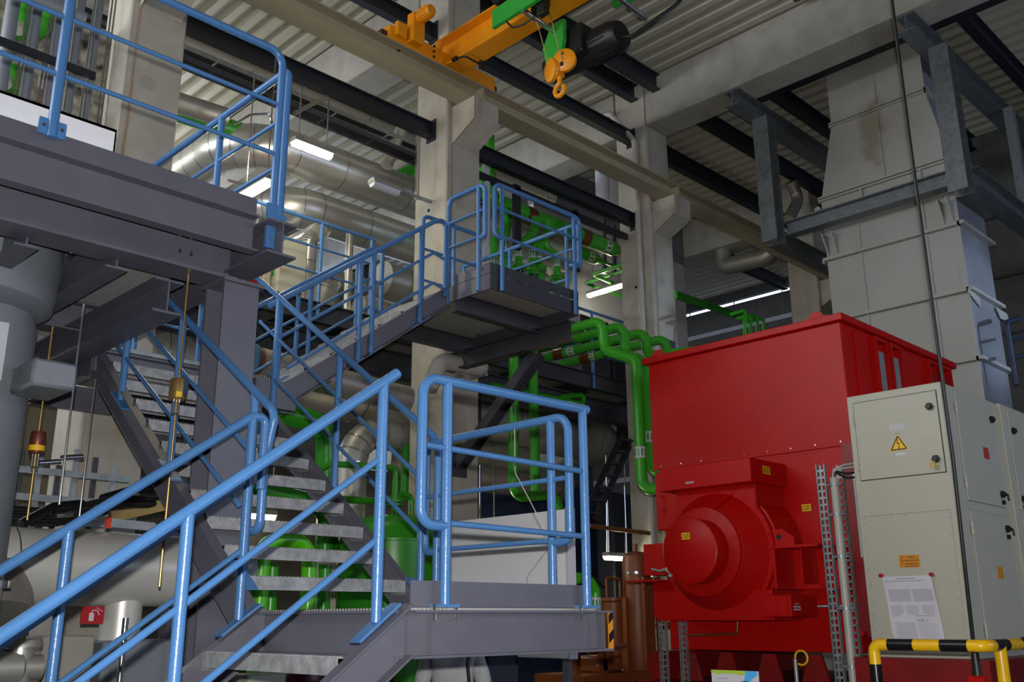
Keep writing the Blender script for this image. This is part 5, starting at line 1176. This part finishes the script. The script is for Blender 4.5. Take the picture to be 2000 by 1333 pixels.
# spring hangers
def hanger(label, top, bot, cyl_c, r, h, m1, band, group='spring hangers'):
    t = thing('spring_hanger', label, 'pipe hanger', cyl_c, group)
    MB().cyl(bot, top, .008, 8).build('rod', GOLD, t)
    MB().lathe(V(cyl_c)-V((0, 0, h/2)), ZV, [(0, 0), (r*.85, 0), (r, .01), (r, h-.02), (r*.9, h), (0, h)], 28).build('spring_can', m1, t)
    o = MB().cyl(V(cyl_c)+V((0, 0, -h*.36)), V(cyl_c)+V((0, 0, -h*.12)), r+.001, 28, caps=False).build('yellow_label', STICKY, t) if band else MB().box(V(cyl_c)+V((-.6*r, -r*1.0, -h*.38)), V(cyl_c)+V((.1*r, -r*.9, -h*.15))).build('yellow_label', STICKY, t, False)
    e = V(cyl_c)-V((0, 0, h/2)); b = MB(); b.cyl(e+V((-.018, 0, 0)), e+V((-.018, 0, -.09)), .006, 8); b.cyl(e+V((.018, 0, 0)), e+V((.018, 0, -.09)), .006, 8); b.cyl(e+V((-.022, 0, -.09)), e+V((.022, 0, -.09)), .01, 8); b.build('turnbuckle', CHROME, t)
    if not band:
        MB().box(V(cyl_c)+V((.25*r, -r*.99, -h*.25)), V(cyl_c)+V((.8*r, -r*.7, h*.42))).build('scale_plate', DBLUE, t, False)
    return t
hc = at(347, 762, 'y', 5.85)
hanger('golden spring hanger can with yellow label in front of the stair treads', V((hc.x, 5.85, 3.84)), V((hc.x, 5.85, 1.8)), hc, .054, .14, GOLD, False)
hc = at(73, 866, 'y', 6.9)
hanger('small brownish spring hanger can with a yellow band right of the tank', V((hc.x, 6.9, 3.6)), V((hc.x, 6.9, 2.25)), hc, .05, .155, mat('can_copper', '#6E3F2C', .4, .5, .2), True)
hc = at(140, 790, 'y', 6.3)
tag(MB().cyl(V((hc.x, 6.3, 3.62)), V((hc.x-.0, 6.3, 2.3)), .008, 8).build('threaded_rod', CHROME), 'long thin threaded rod hanging right of the tank', 'rod', 'hanging rods')
hc = at(168, 900, 'y', 7.0)
tag(MB().cyl(V((hc.x, 7.0, 3.3)), V((hc.x-.0, 7.0, 2.3)), .007, 8).build('threaded_rod', CHROME), 'second thin rod in front of the grey wall panel', 'rod', 'hanging rods')
# gratings seen from below, lit strips
b = MB(); tag(MB().box((2.36, 6.1, 3.99), (2.9, 7.4, 4.01)).build('grating_panel', mat('lit_grating', '#C2C4C0', .5, .3, .15, 20), None, False), 'light grating strip seen from below the upper left platform', 'grating')
# wall panels behind
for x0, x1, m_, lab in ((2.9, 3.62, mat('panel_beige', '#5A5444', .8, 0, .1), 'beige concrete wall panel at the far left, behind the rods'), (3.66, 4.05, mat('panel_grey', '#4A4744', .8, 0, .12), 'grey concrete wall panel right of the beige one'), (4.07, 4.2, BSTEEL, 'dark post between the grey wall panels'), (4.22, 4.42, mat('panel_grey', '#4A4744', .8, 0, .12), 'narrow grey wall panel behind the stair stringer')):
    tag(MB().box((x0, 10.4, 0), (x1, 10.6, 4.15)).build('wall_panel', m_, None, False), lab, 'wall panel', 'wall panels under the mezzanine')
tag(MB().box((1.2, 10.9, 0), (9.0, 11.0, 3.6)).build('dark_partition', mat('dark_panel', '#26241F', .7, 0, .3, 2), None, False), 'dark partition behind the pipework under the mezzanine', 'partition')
# silver insulated pipes lower left
t = thing('insulated_pipe', 'thick silver insulated pipe with a T piece at the lower left', 'pipe', (2.9, 7.4, 1.7))
MB().cyl((1.3, 7.3, 1.97), (2.90, 7.3, 1.97), .265, 44).build('left_run', SILVERL, t)
MB().cyl((2.98, 7.55, 1.98), (3.72, 7.55, 1.98), .275, 44).build('right_run', SILVERL, t)
MB().cyl((2.88, 7.5, 1.98), (3.0, 7.5, 1.98), .21, 40).build('neck', SILVERD, t)
for x in (2.33, 2.62, 1.9):
    MB().cyl((x-.005, 7.3, 1.97), (x+.005, 7.3, 1.97), .272, 44, caps=False).build('band', CHROME, t)
MB().cyl((3.5, 7.55, 2.0), (4.3, 7.55, 2.0), .22, 30).build('branch', TANKM, t)
MB().cyl((3.28, 7.55, 1.45), (3.28, 7.55, 1.8), .15, 30).build('down_pipe', SILVERL, t)
MB().lathe((2.2, 7.3, 1.9), (0, -.4, -1), [(.0, 0), (.3, 0), (.3, .3), (.0, .31)], 36).build('lower_branch', SILVERD, t)
tag(MB().bbox((3.02, 7.2, 0), (3.62, 7.9, 1.46), .01).build('pump_cabinet', TANKM), 'grey cabinet under the silver T piece', 'cabinet')
tag(MB().bbox((2.62, 7.25, 0), (2.98, 7.6, 1.5), .01).build('pump_cabinet', CONC2), 'narrow grey cabinet left of the T piece', 'cabinet')
for i, x in enumerate((3.13, 3.53)):
    tag(MB().cyl((x, 7.12, 0), (x, 7.12, 1.62), .022, 14).build('chrome_pipe', CHROME), ('left' if not i else 'right')+' shiny vertical pipe in front of the grey cabinet', 'pipe', 'shiny pipes')
t = tag(MB().box((2.80, 7.1, 1.58), (2.96, 7.11, 1.70)).build('fire_extinguisher_sign', mat('fire_red', '#A8101A', .5, 0, .02), None, False), 'red fire extinguisher sign with a white symbol, left of the T piece', 'sign')
b = MB(); b.box((2.855, 7.096, 1.60), (2.888, 7.1, 1.655)); b.tube([(2.872, 7.097, 1.655), (2.872, 7.097, 1.672), (2.91, 7.097, 1.672), (2.925, 7.097, 1.64)], .004, .01, 6); b.bar((2.90, 7.097, 1.69), (2.945, 7.097, 1.665), .008, .004); b.build('symbol', PAPER, t, False)
# machine clutter lower left: motor and pump
t = thing('pump_unit', 'dark metallic pump with flanges at the bottom left corner', 'pump', (1.9, 5.9, .9))
MB().lathe((1.75, 6.0, 1.35), XV, [(0, 0), (.08, 0), (.1, .02), (.1, .3), (.07, .32), (.07, .42), (0, .42)], 24).build('motor', SILVERD, t)
MB().cyl((2.05, 6.0, 1.0), (2.05, 6.0, 1.5), .07, 20).build('casing', SILVER, t)
MB().cyl((2.05, 6.0, 1.46), (2.05, 6.0, 1.5), .11, 20).build('flange', SILVERD, t)
MB().cyl((1.85, 6.0, 1.62), (1.85, 6.0, 1.85), .06, 20).build('neck', SILVERD, t)
MB().cyl((1.85, 6.0, 1.78), (1.85, 6.0, 1.82), .1, 20).build('flange', CHROME, t)
MB().box((1.6, 5.8, 0), (2.2, 6.2, 1.0)).build('base', BSTEEL, t, False)
# cable channels left
for i, (z, x1) in enumerate(((2.77, 3.6), (2.55, 3.5), (2.37, 3.9), (2.22, 3.6))):
    b = MB(); b.box((2.45, 8.4, z), (x1, 8.43, z+.055))
    for k in range(9): b.box((2.5+k*.12, 8.395, z+.02), (2.56+k*.12, 8.4, z+.035))
    tag(b.build('slotted_channel', GALV, None, False), ('topmost', 'second', 'third', 'lowest')[i]+' slotted steel channel right of the tank foot', 'steel channel', 'slotted steel channels')
b = MB(); p0, p1 = at(215, 1022, 'y', 7.0), at(300, 1030, 'y', 7.0); b.bar(p0, p1, .04, .06)
o = tag(b.build('slotted_channel', GALV, None, False), 'slotted channel with an orange end cap above the silver pipe', 'steel channel', 'slotted steel channels')
MB().bar(p0-V((.03, 0, 0)), p0, .05, .08).build('orange_cap', mat('cap_orange', '#C8401C', .5), o, False)
for i, (a_, c_) in enumerate((((200, 975), (330, 960)), ((150, 1010), (300, 985)), ((40, 1025), (160, 985)))):
    p0, p1 = at(a_[0], a_[1], 'y', 7.3), at(c_[0], c_[1], 'y', 7.6)
    tag(MB().tube([p0, (p0+p1)/2+V((0, 0, .05)), p1], .035, .2, 10).build('dark_hose', BLACK), ('upper', 'middle', 'left')[i]+' dark hose above the silver pipe at the left', 'hose', 'dark hoses')
tag(MB().bar(at(215, 1010, 'y', 7.6), at(330, 985, 'y', 7.6), .06, .09).build('brass_channel', GOLD, None, False), 'brass coloured channel above the silver pipe', 'steel channel')

# ---------------- pipes on the upper platform
UP_ = 'vertical grey pipes behind the upper left railing'
for i, px in enumerate((8, 57, 103, 143, 178)):
    c = at(px, 120, 'y', 8.0); r = (.055, .045, .042, .038, .042)[i]
    o = MB().cyl((c.x, 8.0, 4.3), (c.x, 8.0, 7.6), r, 20).build('grey_riser', TANKM)
    tag(o, ('leftmost', 'second', 'third', 'fourth', 'rightmost')[i]+' grey vertical pipe behind the upper left railing', 'pipe', UP_)
    for dx in (.1, .13): MB().cyl((c.x+dx, 7.95, 4.3), (c.x+dx, 7.95, 7.6), .008, 8).build('threaded_rod', CHROME, o)
p0, p1 = at(0, 80, 'y', 7.85), at(185, 150, 'y', 7.85)
tag(MB().bar(V((p0.x-.6, 7.85, p0.z)), V((p1.x, 7.85, p0.z)), .05, .06).build('slotted_rail', BSTEEL, None, False), 'dark slotted rail across the grey vertical pipes', 'rail')
p0, p1 = at(40, -10, 'y', 7.8), at(165, 38, 'y', 7.8)
tag(MB().cyl(V((p0.x-.5, 7.8, p1.z)), V((p1.x, 7.8, p1.z)), .06, 20).build('grey_pipe', TANKM), 'horizontal grey pipe at the top left corner', 'pipe')
for i, pts in enumerate(([(45, 10), (38, 55), (36, 70)], [(97, 35), (75, 60), (50, 60)], [(20, 130), (18, 180)])):
    pipe('%s bright green pipe behind the grey vertical pipes' % ('upper', 'curved', 'lower')[i], [at(x, y, 'y', 9.2) for x, y in pts], .09, .2, GREEN, 'green pipes at the top left')
for i in range(7):
    x = 2.1+.14*i; z = 5.3+.18*(i % 4); 
    tag(MB().tube([(x, 8.6+.1*(i % 3), z-.6), (x+.12, 8.7, z), (x+.5, 8.9, z+.35)], .035, .1, 12).build('copper_line', COPPER if i % 2 else CHROME), ('copper' if i % 2 else 'shiny')+' bent line among the grey pipes, number %s from the left' % ('one', 'two', 'three', 'four', 'five', 'six', 'seven')[i], 'pipe', 'small lines behind the grey pipes')
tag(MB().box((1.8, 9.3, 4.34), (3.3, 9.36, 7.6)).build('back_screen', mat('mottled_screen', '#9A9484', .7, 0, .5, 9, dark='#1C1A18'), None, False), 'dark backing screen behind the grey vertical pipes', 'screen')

# ---------------- green vessel and pipes seen through the stairs
t = thing('green_vessel', 'green pressure vessel with domed top behind the stair stringer', 'vessel', (7.0, 9.2, 0))
vc = V((7.1, 9.1, 0)); R_ = .57
vc = at(768, 1100, 'y', 8.9); vx = at(848, 1080, 'y', 8.9).x
R_ = (vx-vc.x)*1.02; vc.z = 0
MB().lathe(vc, ZV, [(0, 0), (R_, 0), (R_, 2.42), (R_+.006, 2.425), (R_+.006, 2.45), (R_, 2.455), (R_*.96, 2.56), (R_*.8, 2.66), (R_*.5, 2.73), (0, 2.76)], 48).build('shell', LGREEN, t)
b = MB(); b.cyl(vc+V((0, 0, 2.72)), vc+V((0, 0, 3.15)), .04, 14); b.cyl(vc+V((0, 0, 2.86)), vc+V((0, 0, 2.88)), .1, 18); b.cyl(vc+V((0, 0, 2.9)), vc+V((0, 0, 2.92)), .1, 18); b.build('top_nozzle', LGREEN, t)
MB().tube([vc+V((.25, 0, 2.65)), vc+V((.25, 0, 3.0)), vc+V((.08, 0, 3.0))], .03, .1, 12).build('nozzle_bend', LGREEN, t)
MB().tube([vc+V((0, 0, 3.15)), vc+V((0, 0, 3.3)), vc+V((-.9, 0, 3.25)), vc+V((-1.2, 0, 3.1))], .035, .1, 12).build('top_line', LGREEN, t)
G3 = 'bright green pipes behind the lowest treads'
pg = lambda x, y: at(x, y, 'y', 7.6)
pipe('bright green pipe rising and arching right behind the lowest treads', [V((pg(513, 1100).x, 7.6, .8)), pg(513, 1068), pg(545, 1056), pg(585, 1056), pg(606, 1085), V((pg(606, 1100).x, 7.6, .8))], .073, .12, mat('pipe_green_flashlit', '#55C01C', .3, 0, .05, 6), G3)  # brighter green stands for flash light falling on this pipe
pipe('green vertical pipe between the two legs of the bright green arch', [V((pg(580, 1100).x, 8.0, .8)), V((pg(580, 1100).x, 8.0, 2.1))], .06, .1, GREEN, G3)
pipe('green vertical pipe right of the bright green arch', [V((pg(672, 1100).x, 7.9, .8)), V((pg(672, 1100).x, 7.9, 2.1))], .06, .1, LGREEN, G3)
pipe('thick green pipe elbow under the stairs left of the vessel', [V((6.35, 9.4, .8)), V((6.35, 9.4, 2.85)), V((5.5, 9.4, 2.95))], .11, .2, LGREEN, G3)
pipe('tall green pipe bending left at its top behind the right stringer', [at(640, 1100, 'y', 9.6), at(637, 830, 'y', 9.6), at(540, 805, 'y', 9.6)], .13, .25, LGREEN, G3)
pipe('long green pipe crossing behind the treads at mid height', [at(350, 920, 'y', 9.7), at(620, 990, 'y', 9.7)], .06, .1, LGREEN, G3)
pipe('green pipe above the vessel sloping to the right', [at(660, 975, 'y', 9.3), at(740, 980, 'y', 9.3), at(800, 970, 'y', 9.3)], .04, .06, LGREEN, G3)
pipe('green vertical pipe left of the rear landing loop', [at(793, 870, 'y', 9.8), at(790, 980, 'y', 9.8)], .06, .1, LGREEN, G3)
c = at(640, 1160, 'y', 8.3)
o = tag(MB().bbox((c.x-.12, 8.3, .5), (c.x+.12, 8.5, 2.15), .02).build('sheet_housing', BEIGE), 'beige housing with a green pictogram plate behind the lowest treads', 'housing')
b = MB(); b.box((c.x-.06, 8.295, c.z-.03), (c.x+.1, 8.3, c.z+.06)); k = b.build('pictogram_plate', LGREEN, o, False)
b = MB()
for i in range(4): b.box((c.x-.05+i*.038, 8.292, c.z-.02), (c.x-.035+i*.038, 8.295, c.z+.05))
b.build('arrows', PAPER, k, False)
tag(MB().sphere(at(592, 1330, 'y', 7.0), .2, 24).build('dark_red_dome', mat('dome_maroon', '#4A1016', .4, 0, .1)), 'dark maroon rounded housing at the bottom below the treads', 'housing')
bpy.data.objects['dark_red_dome'].location += V((0, 0, 0))
tag(MB().bbox(at(485, 1318, 'y', 6.8)+V((0, 0, -.6)), at(560, 1316, 'y', 6.8)+V((0, .3, 0)), .01).build('pale_box', BEIGE), 'pale box at the bottom edge below the lowest tread', 'box')
pipe('small green pipe under the lowest tread', [at(507, 1333, 'y', 7.6), at(510, 1290, 'y', 7.6)], .04, .1, GREEN, G3)
tag(MB().lathe((5.05, 10.6, 4.5), XV, [(.25, 0), (.42, 0), (.42, .05), (.25, .05)], 28).build('pipe_flange', mat('flange_teal', '#20566E', .5), None), 'blue flange beside the big post, at the end of the wide duct', 'flange') if False else None
fc = at(488, 705, 'y', 9.3)
t = tag(MB().lathe(fc, XV, [(.0, 0), (.2, 0), (.2, .03), (.0, .03)], 30).build('butterfly_flange', mat('flange_teal', '#1F5A78', .5)), 'teal pipe flange right of the big grey post', 'flange')
b = MB().lathe(fc+V((.06, 0, 0)), XV, [(.0, 0), (.17, 0), (.17, .04), (.0, .04)], 16); b.build('rust_ring', BROWN, t)
duct('air_duct', 'silver pipe starting at the teal flange behind the upper flight', [fc+V((.1, 0, 0)), fc+V((2.2, 0, -.1))], .17, 0, SILVERD)

# ---------------- white board, brown unit, far dark machine
t = tag(MB().bbox((6.2, 5.55, 1.28), (6.235, 7.3, 2.50), .003).build('white_board', WHITE, None), 'large white board standing behind the lower landing', 'board')
b = MB(); b.box((6.15, 5.53, 1.28), (6.25, 5.555, 2.51)); b.build('edge_strip', PAPER, t, False)
MB().box((6.2, 5.6, 0), (6.26, 5.66, 1.28)).build('leg', DSTEEL, t, False); MB().box((6.2, 7.2, 0), (6.26, 7.26, 1.28)).build('leg', DSTEEL, t, False)
tag(MB().tube([(6.19, 5.7, 2.6), (6.18, 5.75, 2.2), (6.19, 6.05, 1.95), (6.19, 6.05, 1.75)], .004, .1, 6).build('thin_wire', PVC), 'thin wire hanging from the rear railing in front of the white board', 'wire')
tag(MB().tube([(4.12, 4.12, 2.72), (4.1, 4.1, 2.45), (4.2, 3.95, 2.1)], .003, .1, 6).build('thin_wire', PVC), 'thin pale wire tied to the rear top rail of the lower landing', 'wire')
t = thing('brown_filter_unit', 'rust brown pump and filter skid left of the red machine', 'pump unit', (10.2, 8.4, 0))
bx = at(1246, 1200, 'y', 8.2)
MB().lathe((bx.x, 8.2, .9), ZV, [(0, 0), (.13, 0), (.19, .2), (.19, 1.4), (.17, 1.5), (.1, 1.55), (.03, 1.56), (.03, 1.66), (0, 1.66)], 28).build('tall_filter', BROWN, t)
MB().cyl((bx.x, 8.2, 2.16), (bx.x, 8.2, 2.19), .195, 28).build('band_clamp', CHROME, t)
c2 = at(1200, 1230, 'y', 8.4)
MB().lathe((c2.x, 8.4, 1.0), ZV, [(0, 0), (.1, 0), (.15, .1), (.15, .8), (.18, .82), (.18, .86), (0, .86)], 24).build('short_filter', BROWN, t)
MB().tube([(c2.x-.25, 8.3, 1.86), (c2.x-.25, 8.3, 2.1), (c2.x+.02, 8.3, 2.1), (c2.x+.02, 8.3, 1.86)], .02, .04).build('lifting_frame', BROWN, t)
for px in (1226, 1276, 1290, 1263): c = at(px, 1200, 'y', 8.0); MB().box((c.x-.03, 8.0, 0), (c.x+.03, 8.06, 2.12 if px > 1240 else 1.85)).build('post', BROWN, t, False)
MB().tube([(c2.x, 8.3, 1.1), (bx.x, 8.15, 1.1)], .1, 0, 16).build('connecting_pipe', BROWN, t)
for z in (1.98, 1.5): MB().cyl((bx.x+.15, 8.0, z), (bx.x+.75, 7.9, z), .045, 14).build('outlet_pipe', BROWN, t)
MB().cyl((bx.x+.6, 7.93, 1.98), (bx.x+.63, 7.92, 1.98), .13, 20).build('flange', BROWN, t)
MB().box((c2.x-1.2, 7.9, .85), (bx.x+.8, 8.7, .95)).build('skid_beam', BROWN, t, False)
for k in range(4): MB().box((c2.x-1.1+.5*k, 8.1, 0), (c2.x-1.02+.5*k, 8.2, 1.2)).build('post', BROWN, t, False)
MB().bbox((c2.x-.7, 8.1, .95), (c2.x-.2, 8.5, 1.15), .03).build('pump_casing', BROWN, t)
MB().cyl((c2.x-1.0, 8.0, 1.2), (c2.x-.3, 8.0, 1.27), .03, 12).build('steel_pipe', CHROME, t)
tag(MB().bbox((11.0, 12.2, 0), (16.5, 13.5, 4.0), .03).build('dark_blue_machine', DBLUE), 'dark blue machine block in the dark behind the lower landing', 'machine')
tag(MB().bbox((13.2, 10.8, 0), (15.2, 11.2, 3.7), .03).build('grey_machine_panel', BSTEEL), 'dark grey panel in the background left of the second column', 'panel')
tag(MB().bbox((12.9, 9.0+.75, 0), (13.0, 10.6, 2.9), .01).build('pale_panel', PALE), 'pale wall piece behind the low lit tube lamp', 'panel') if False else None
tag(MB().cyl(at(1150, 1028, 'y', 8.0), at(1268, 1042, 'y', 8.0), .028, 14).build('brass_tube', GOLD), 'brass coloured horizontal tube ending at the red machine', 'tube')
p0, p1 = at(1228, 850, 'y', 9.6), at(1150, 1015, 'y', 9.6)
t = thing('steep_ladder', 'dark steep ladder in the background left of the second column', 'ladder', p1)
for e in (-.14, .14): MB().bar(p0+V((e, 0, 0)), p1+V((e, 0, 0)), .03, .1).build('rail', BSTEEL, t, False)
for k in range(7): q = p0+(p1-p0)*(k+.5)/7; MB().bar(q-V((.14, 0, 0)), q+V((.14, 0, 0)), .12, .03).build('rung', DSTEEL, t, False)
pipe('green pipe behind the right end of the lower landing', [at(1125, 1130, 'y', 6.5), at(1150, 1130, 'y', 6.5), at(1163, 1155, 'y', 6.5), at(1163, 1200, 'y', 6.5)], .055, .08, GREEN, None, marks=[(2, .6)])
tag(MB().bar(at(1150, 1120, 'y', 6.45), at(1180, 1148, 'y', 6.45), .03, .02).build('valve_lever', BLACK, None, False), 'black valve lever behind the right end of the lower landing', 'lever')
for i, (px, z0_) in enumerate(((965, .5), (1185, 1.0), (1222, 1.0))):
    a_, c_ = at(px, 950, 'y', 9.9), at(px, 1080, 'y', 9.9)
    tag(MB().cyl(a_+V((0, 0, .5)), c_, .012, 8).build('hanger_rod', CHROME), ('left', 'middle', 'right')[i]+' thin hanger rod in the dark background', 'rod', 'thin background rods')
tag(MB().box((8.45, 9.75, .0), (8.75, 9.95, 2.0)).build('pale_post', PALE, None, False), 'pale post beside the foot of the middle column', 'post')

# ================================================================ PERSON under the landing
def skin(name, m, verts, edges, radii, parent, root=0, sub=2):
    me = bpy.data.meshes.new(name); me.from_pydata([V(p)-ORG[parent.name] for p in verts], edges, []); me.materials.append(m)
    o = bpy.data.objects.new(name, me); COL.objects.link(o); o.parent = parent; ORG[o.name] = ORG[parent.name]
    md = o.modifiers.new('skin', 'SKIN'); md.use_smooth_shade = True
    for i, r in enumerate(radii):
        sv = me.skin_vertices[0].data[i]; sv.radius = r if isinstance(r, tuple) else (r, r); sv.use_root = (i == root)
    sb = o.modifiers.new('sub', 'SUBSURF'); sb.levels = sub; sb.render_levels = sub
    return o
pc = at(885, 1290, 'y', 6.0); px_, py_ = pc.x, pc.y
# facing away from the camera: forward direction
fd = V((px_, py_, 0)).normalized(); sd = V((fd.y, -fd.x, 0))
def Q(s_, f_, z): return V((px_, py_, 0))+sd*s_+fd*f_+V((0, 0, z))
t = thing('person', 'person in a light grey shirt seen from behind under the lower landing, arms bent', 'person', (px_, py_, 0))
SKINM = mat('skin', '#B98A70', .5, 0, .05); SHIRT = mat('shirt_grey', '#A4A5A6', .85, 0, .08, 9, .3, 30); TROU = mat('trousers_dark', '#23262E', .8, 0, .1, 8)
SC_ = .94
Z = lambda z: z*SC_
vb = [Q(0, 0, Z(.98)), Q(0, .01, Z(1.12)), Q(0, .0, Z(1.28)), Q(0, -.01, Z(1.42)), Q(0, 0, Z(1.52)), Q(0, .02, Z(1.6)), Q(0, .03, Z(1.68)), Q(0, .02, Z(1.75)),
      Q(-.17, 0, Z(1.43)), Q(-.25, -.03, Z(1.18)), Q(-.2, .17, Z(1.03)), Q(-.16, .23, Z(1.04)), Q(.17, 0, Z(1.43)), Q(.25, -.03, Z(1.18)), Q(.2, .17, Z(1.03)), Q(.16, .23, Z(1.04)),
      Q(-.1, 0, Z(.9)), Q(-.11, .02, Z(.5)), Q(-.12, -.02, Z(.09)), Q(-.13, .14, .035), Q(.1, 0, Z(.9)), Q(.11, .02, Z(.5)), Q(.12, -.02, Z(.09)), Q(.13, .14, .035)]
eb = [(0,1),(1,2),(2,3),(3,4),(4,5),(5,6),(6,7),(3,8),(8,9),(9,10),(10,11),(3,12),(12,13),(13,14),(14,15),(0,16),(16,17),(17,18),(18,19),(0,20),(20,21),(21,22),(22,23)]
rb = [(.15,.11),(.14,.10),(.16,.11),(.15,.1),(.055,.055),(.075,.085),(.085,.095),(.06,.07),.062,.045,.034,.028,.062,.045,.034,.028,.085,.06,.045,.035,.085,.06,.045,.035]
skin('body', SKINM, vb, eb, rb, t)
k = [0, 1, 2, 3, 8, 9, 12, 13]; ix = {v: i for i, v in enumerate(k)}
vs_ = [vb[i] for i in k]; vs_[0] = Q(0, 0, Z(.93))
vs_ += [vb[9]+(vb[10]-vb[9])*.35, vb[13]+(vb[14]-vb[13])*.35, Q(0, 0, Z(1.47))]
skin('shirt', SHIRT, vs_, [(0,1),(1,2),(2,3),(3,4),(4,5),(3,6),(6,7),(5,8),(7,9),(3,10)], [(.19,.14),(.175,.13),(.19,.14),(.17,.12),.085,.068,.085,.068,.056,.056,.075], t)
skin('trousers', TROU, [Q(0, 0, Z(.97)), Q(-.1, 0, Z(.88)), Q(-.11, .02, Z(.5)), Q(-.12, -.02, Z(.1)), Q(.1, 0, Z(.88)), Q(.11, .02, Z(.5)), Q(.12, -.02, Z(.1))], [(0,1),(1,2),(2,3),(0,4),(4,5),(5,6)], [(.17,.13),.1,.075,.062,.1,.075,.062], t)
hc_ = Q(0, .015, Z(1.7)); MB().sphere(hc_+V((0, 0, .005)), .105, 20, (.9, 1.0, 1.1)).build('hair', mat('hair_brown', '#2E241C', .7, 0, .2, 20), t)
b = MB(); f0 = Q(0, .12, Z(1.66)); b.sphere(f0, .018, 10, (1, 1.4, 1.2)); b.build('nose', SKINM, t)
for s_ in (-1, 1):
    MB().sphere(Q(.035*s_, .105, Z(1.685)), .012, 10).build('eye', PAPER, t)
    MB().sphere(Q(.095*s_, .02, Z(1.67)), .022, 10, (.5, 1, 1.4)).build('ear', SKINM, t)
    w0 = vb[11] if s_ < 0 else vb[15]
    hv = [w0, w0+fd*.05-sd*s_*.01, w0+fd*.09-sd*s_*.02]; he = [(0, 1), (1, 2)]; hr = [(.026, .02), (.036, .016), (.038, .014)]
    for kf in range(4):
        o_ = len(hv); off = sd*((kf-1.5)*.02); ln_ = (.032, .036, .034, .026)[kf]
        hv += [hv[2]+off, hv[2]+off+fd*ln_-V((0, 0, .012)), hv[2]+off+fd*ln_*1.5-V((0, 0, .035))]; he += [(2, o_), (o_, o_+1), (o_+1, o_+2)]; hr += [.009, .0085, .0075]
    o_ = len(hv); hv += [w0+fd*.05-sd*s_*.045, w0+fd*.085-sd*s_*.06]; he += [(1, o_), (o_, o_+1)]; hr += [.011, .009]
    skin('hand', SKINM, hv, he, hr, t)
    MB().bbox(Q(.12*s_, -.09, 0)-V((.05, .05, 0)), Q(.13*s_, .12, .09)+V((.05, .05, 0)), .03).build('shoe', BLACK, t)
b = MB(); b.tube([Q(.14, -.15, Z(1.5)), Q(.11, -.175, Z(1.35)), Q(.13, -.185, Z(1.15)), Q(.2, -.12, Z(.95))], .014, .1, 8); bg = b.build('bag_strap', BLACK, t)
tag(MB().bbox(Q(.27, -.05, .72), Q(.5, .2, 1.36), .03).build('navy_jacket_rack', mat('navy_cloth', '#161C2C', .8, 0, .1)), 'dark navy bundle right beside the person under the landing', 'bundle')

# ---------------- small steelwork and cable clutter at the left, under the platform
for i in range(6):
    p = at(40+36*i, 905+16*(i % 3), 'y', 8.6)
    b = MB(); b.box(p+V((-.02, -.02, -.5)), p+V((.02, .02, .12)))
    for k in range(5): b.box(p+V((-.012, -.024, -.42+.1*k)), p+V((.012, -.02, -.37+.1*k)))
    tag(b.build('strut_post', GALV if i % 2 else DSTEEL, None, False), ('shiny' if i % 2 else 'dark')+' short upright strut holding the slotted channels, '+('first', 'second', 'third', 'fourth', 'fifth', 'sixth')[i]+' from the tank', 'strut', 'upright struts behind the rods')
for i, (x, y) in enumerate(((75, 905), (120, 895), (110, 1008))):
    p = at(x, y, 'y', 7.4); b = MB(); b.cyl(p, p+V((.16, .02, .03)), .02, 12)
    tag(b.build('pipe_clamp', CHROME), ('left', 'right', 'lower')[i]+' bright metal clamp near the brownish hanger can', 'clamp')
p0, p1 = at(0, 1018, 'y', 7.9), at(330, 1000, 'y', 7.9)
for i, dz in enumerate((0, .05, .1)):
    tag(MB().tube([p0+V((0, 0, dz)), p0+(p1-p0)*.3+V((0, 0, dz-.05)), p0+(p1-p0)*.65+V((0, 0, dz+.04)), p1+V((0, 0, dz))], .022, .2, 8).build('dark_cable', BLACK), ('lowest', 'middle', 'topmost')[i]+' of three black cables above the silver pipe', 'cable', 'black cables above the silver pipe')
# added silver stubs imitating small bright spots among the upper platform pipes
for i, (x, y) in enumerate(((12, 165), (84, 165), (35, 60))):
    p = at(x, y, 'y', 9.0); tag(MB().cyl(p, p+V((.03, .1, .12)), .05, 14).build('bright_spot_stub', SILVER), ('lower left', 'lower right', 'upper')[i]+' silver stub standing for a bright spot among the grey pipes', 'bright spot', 'bright spot stubs')
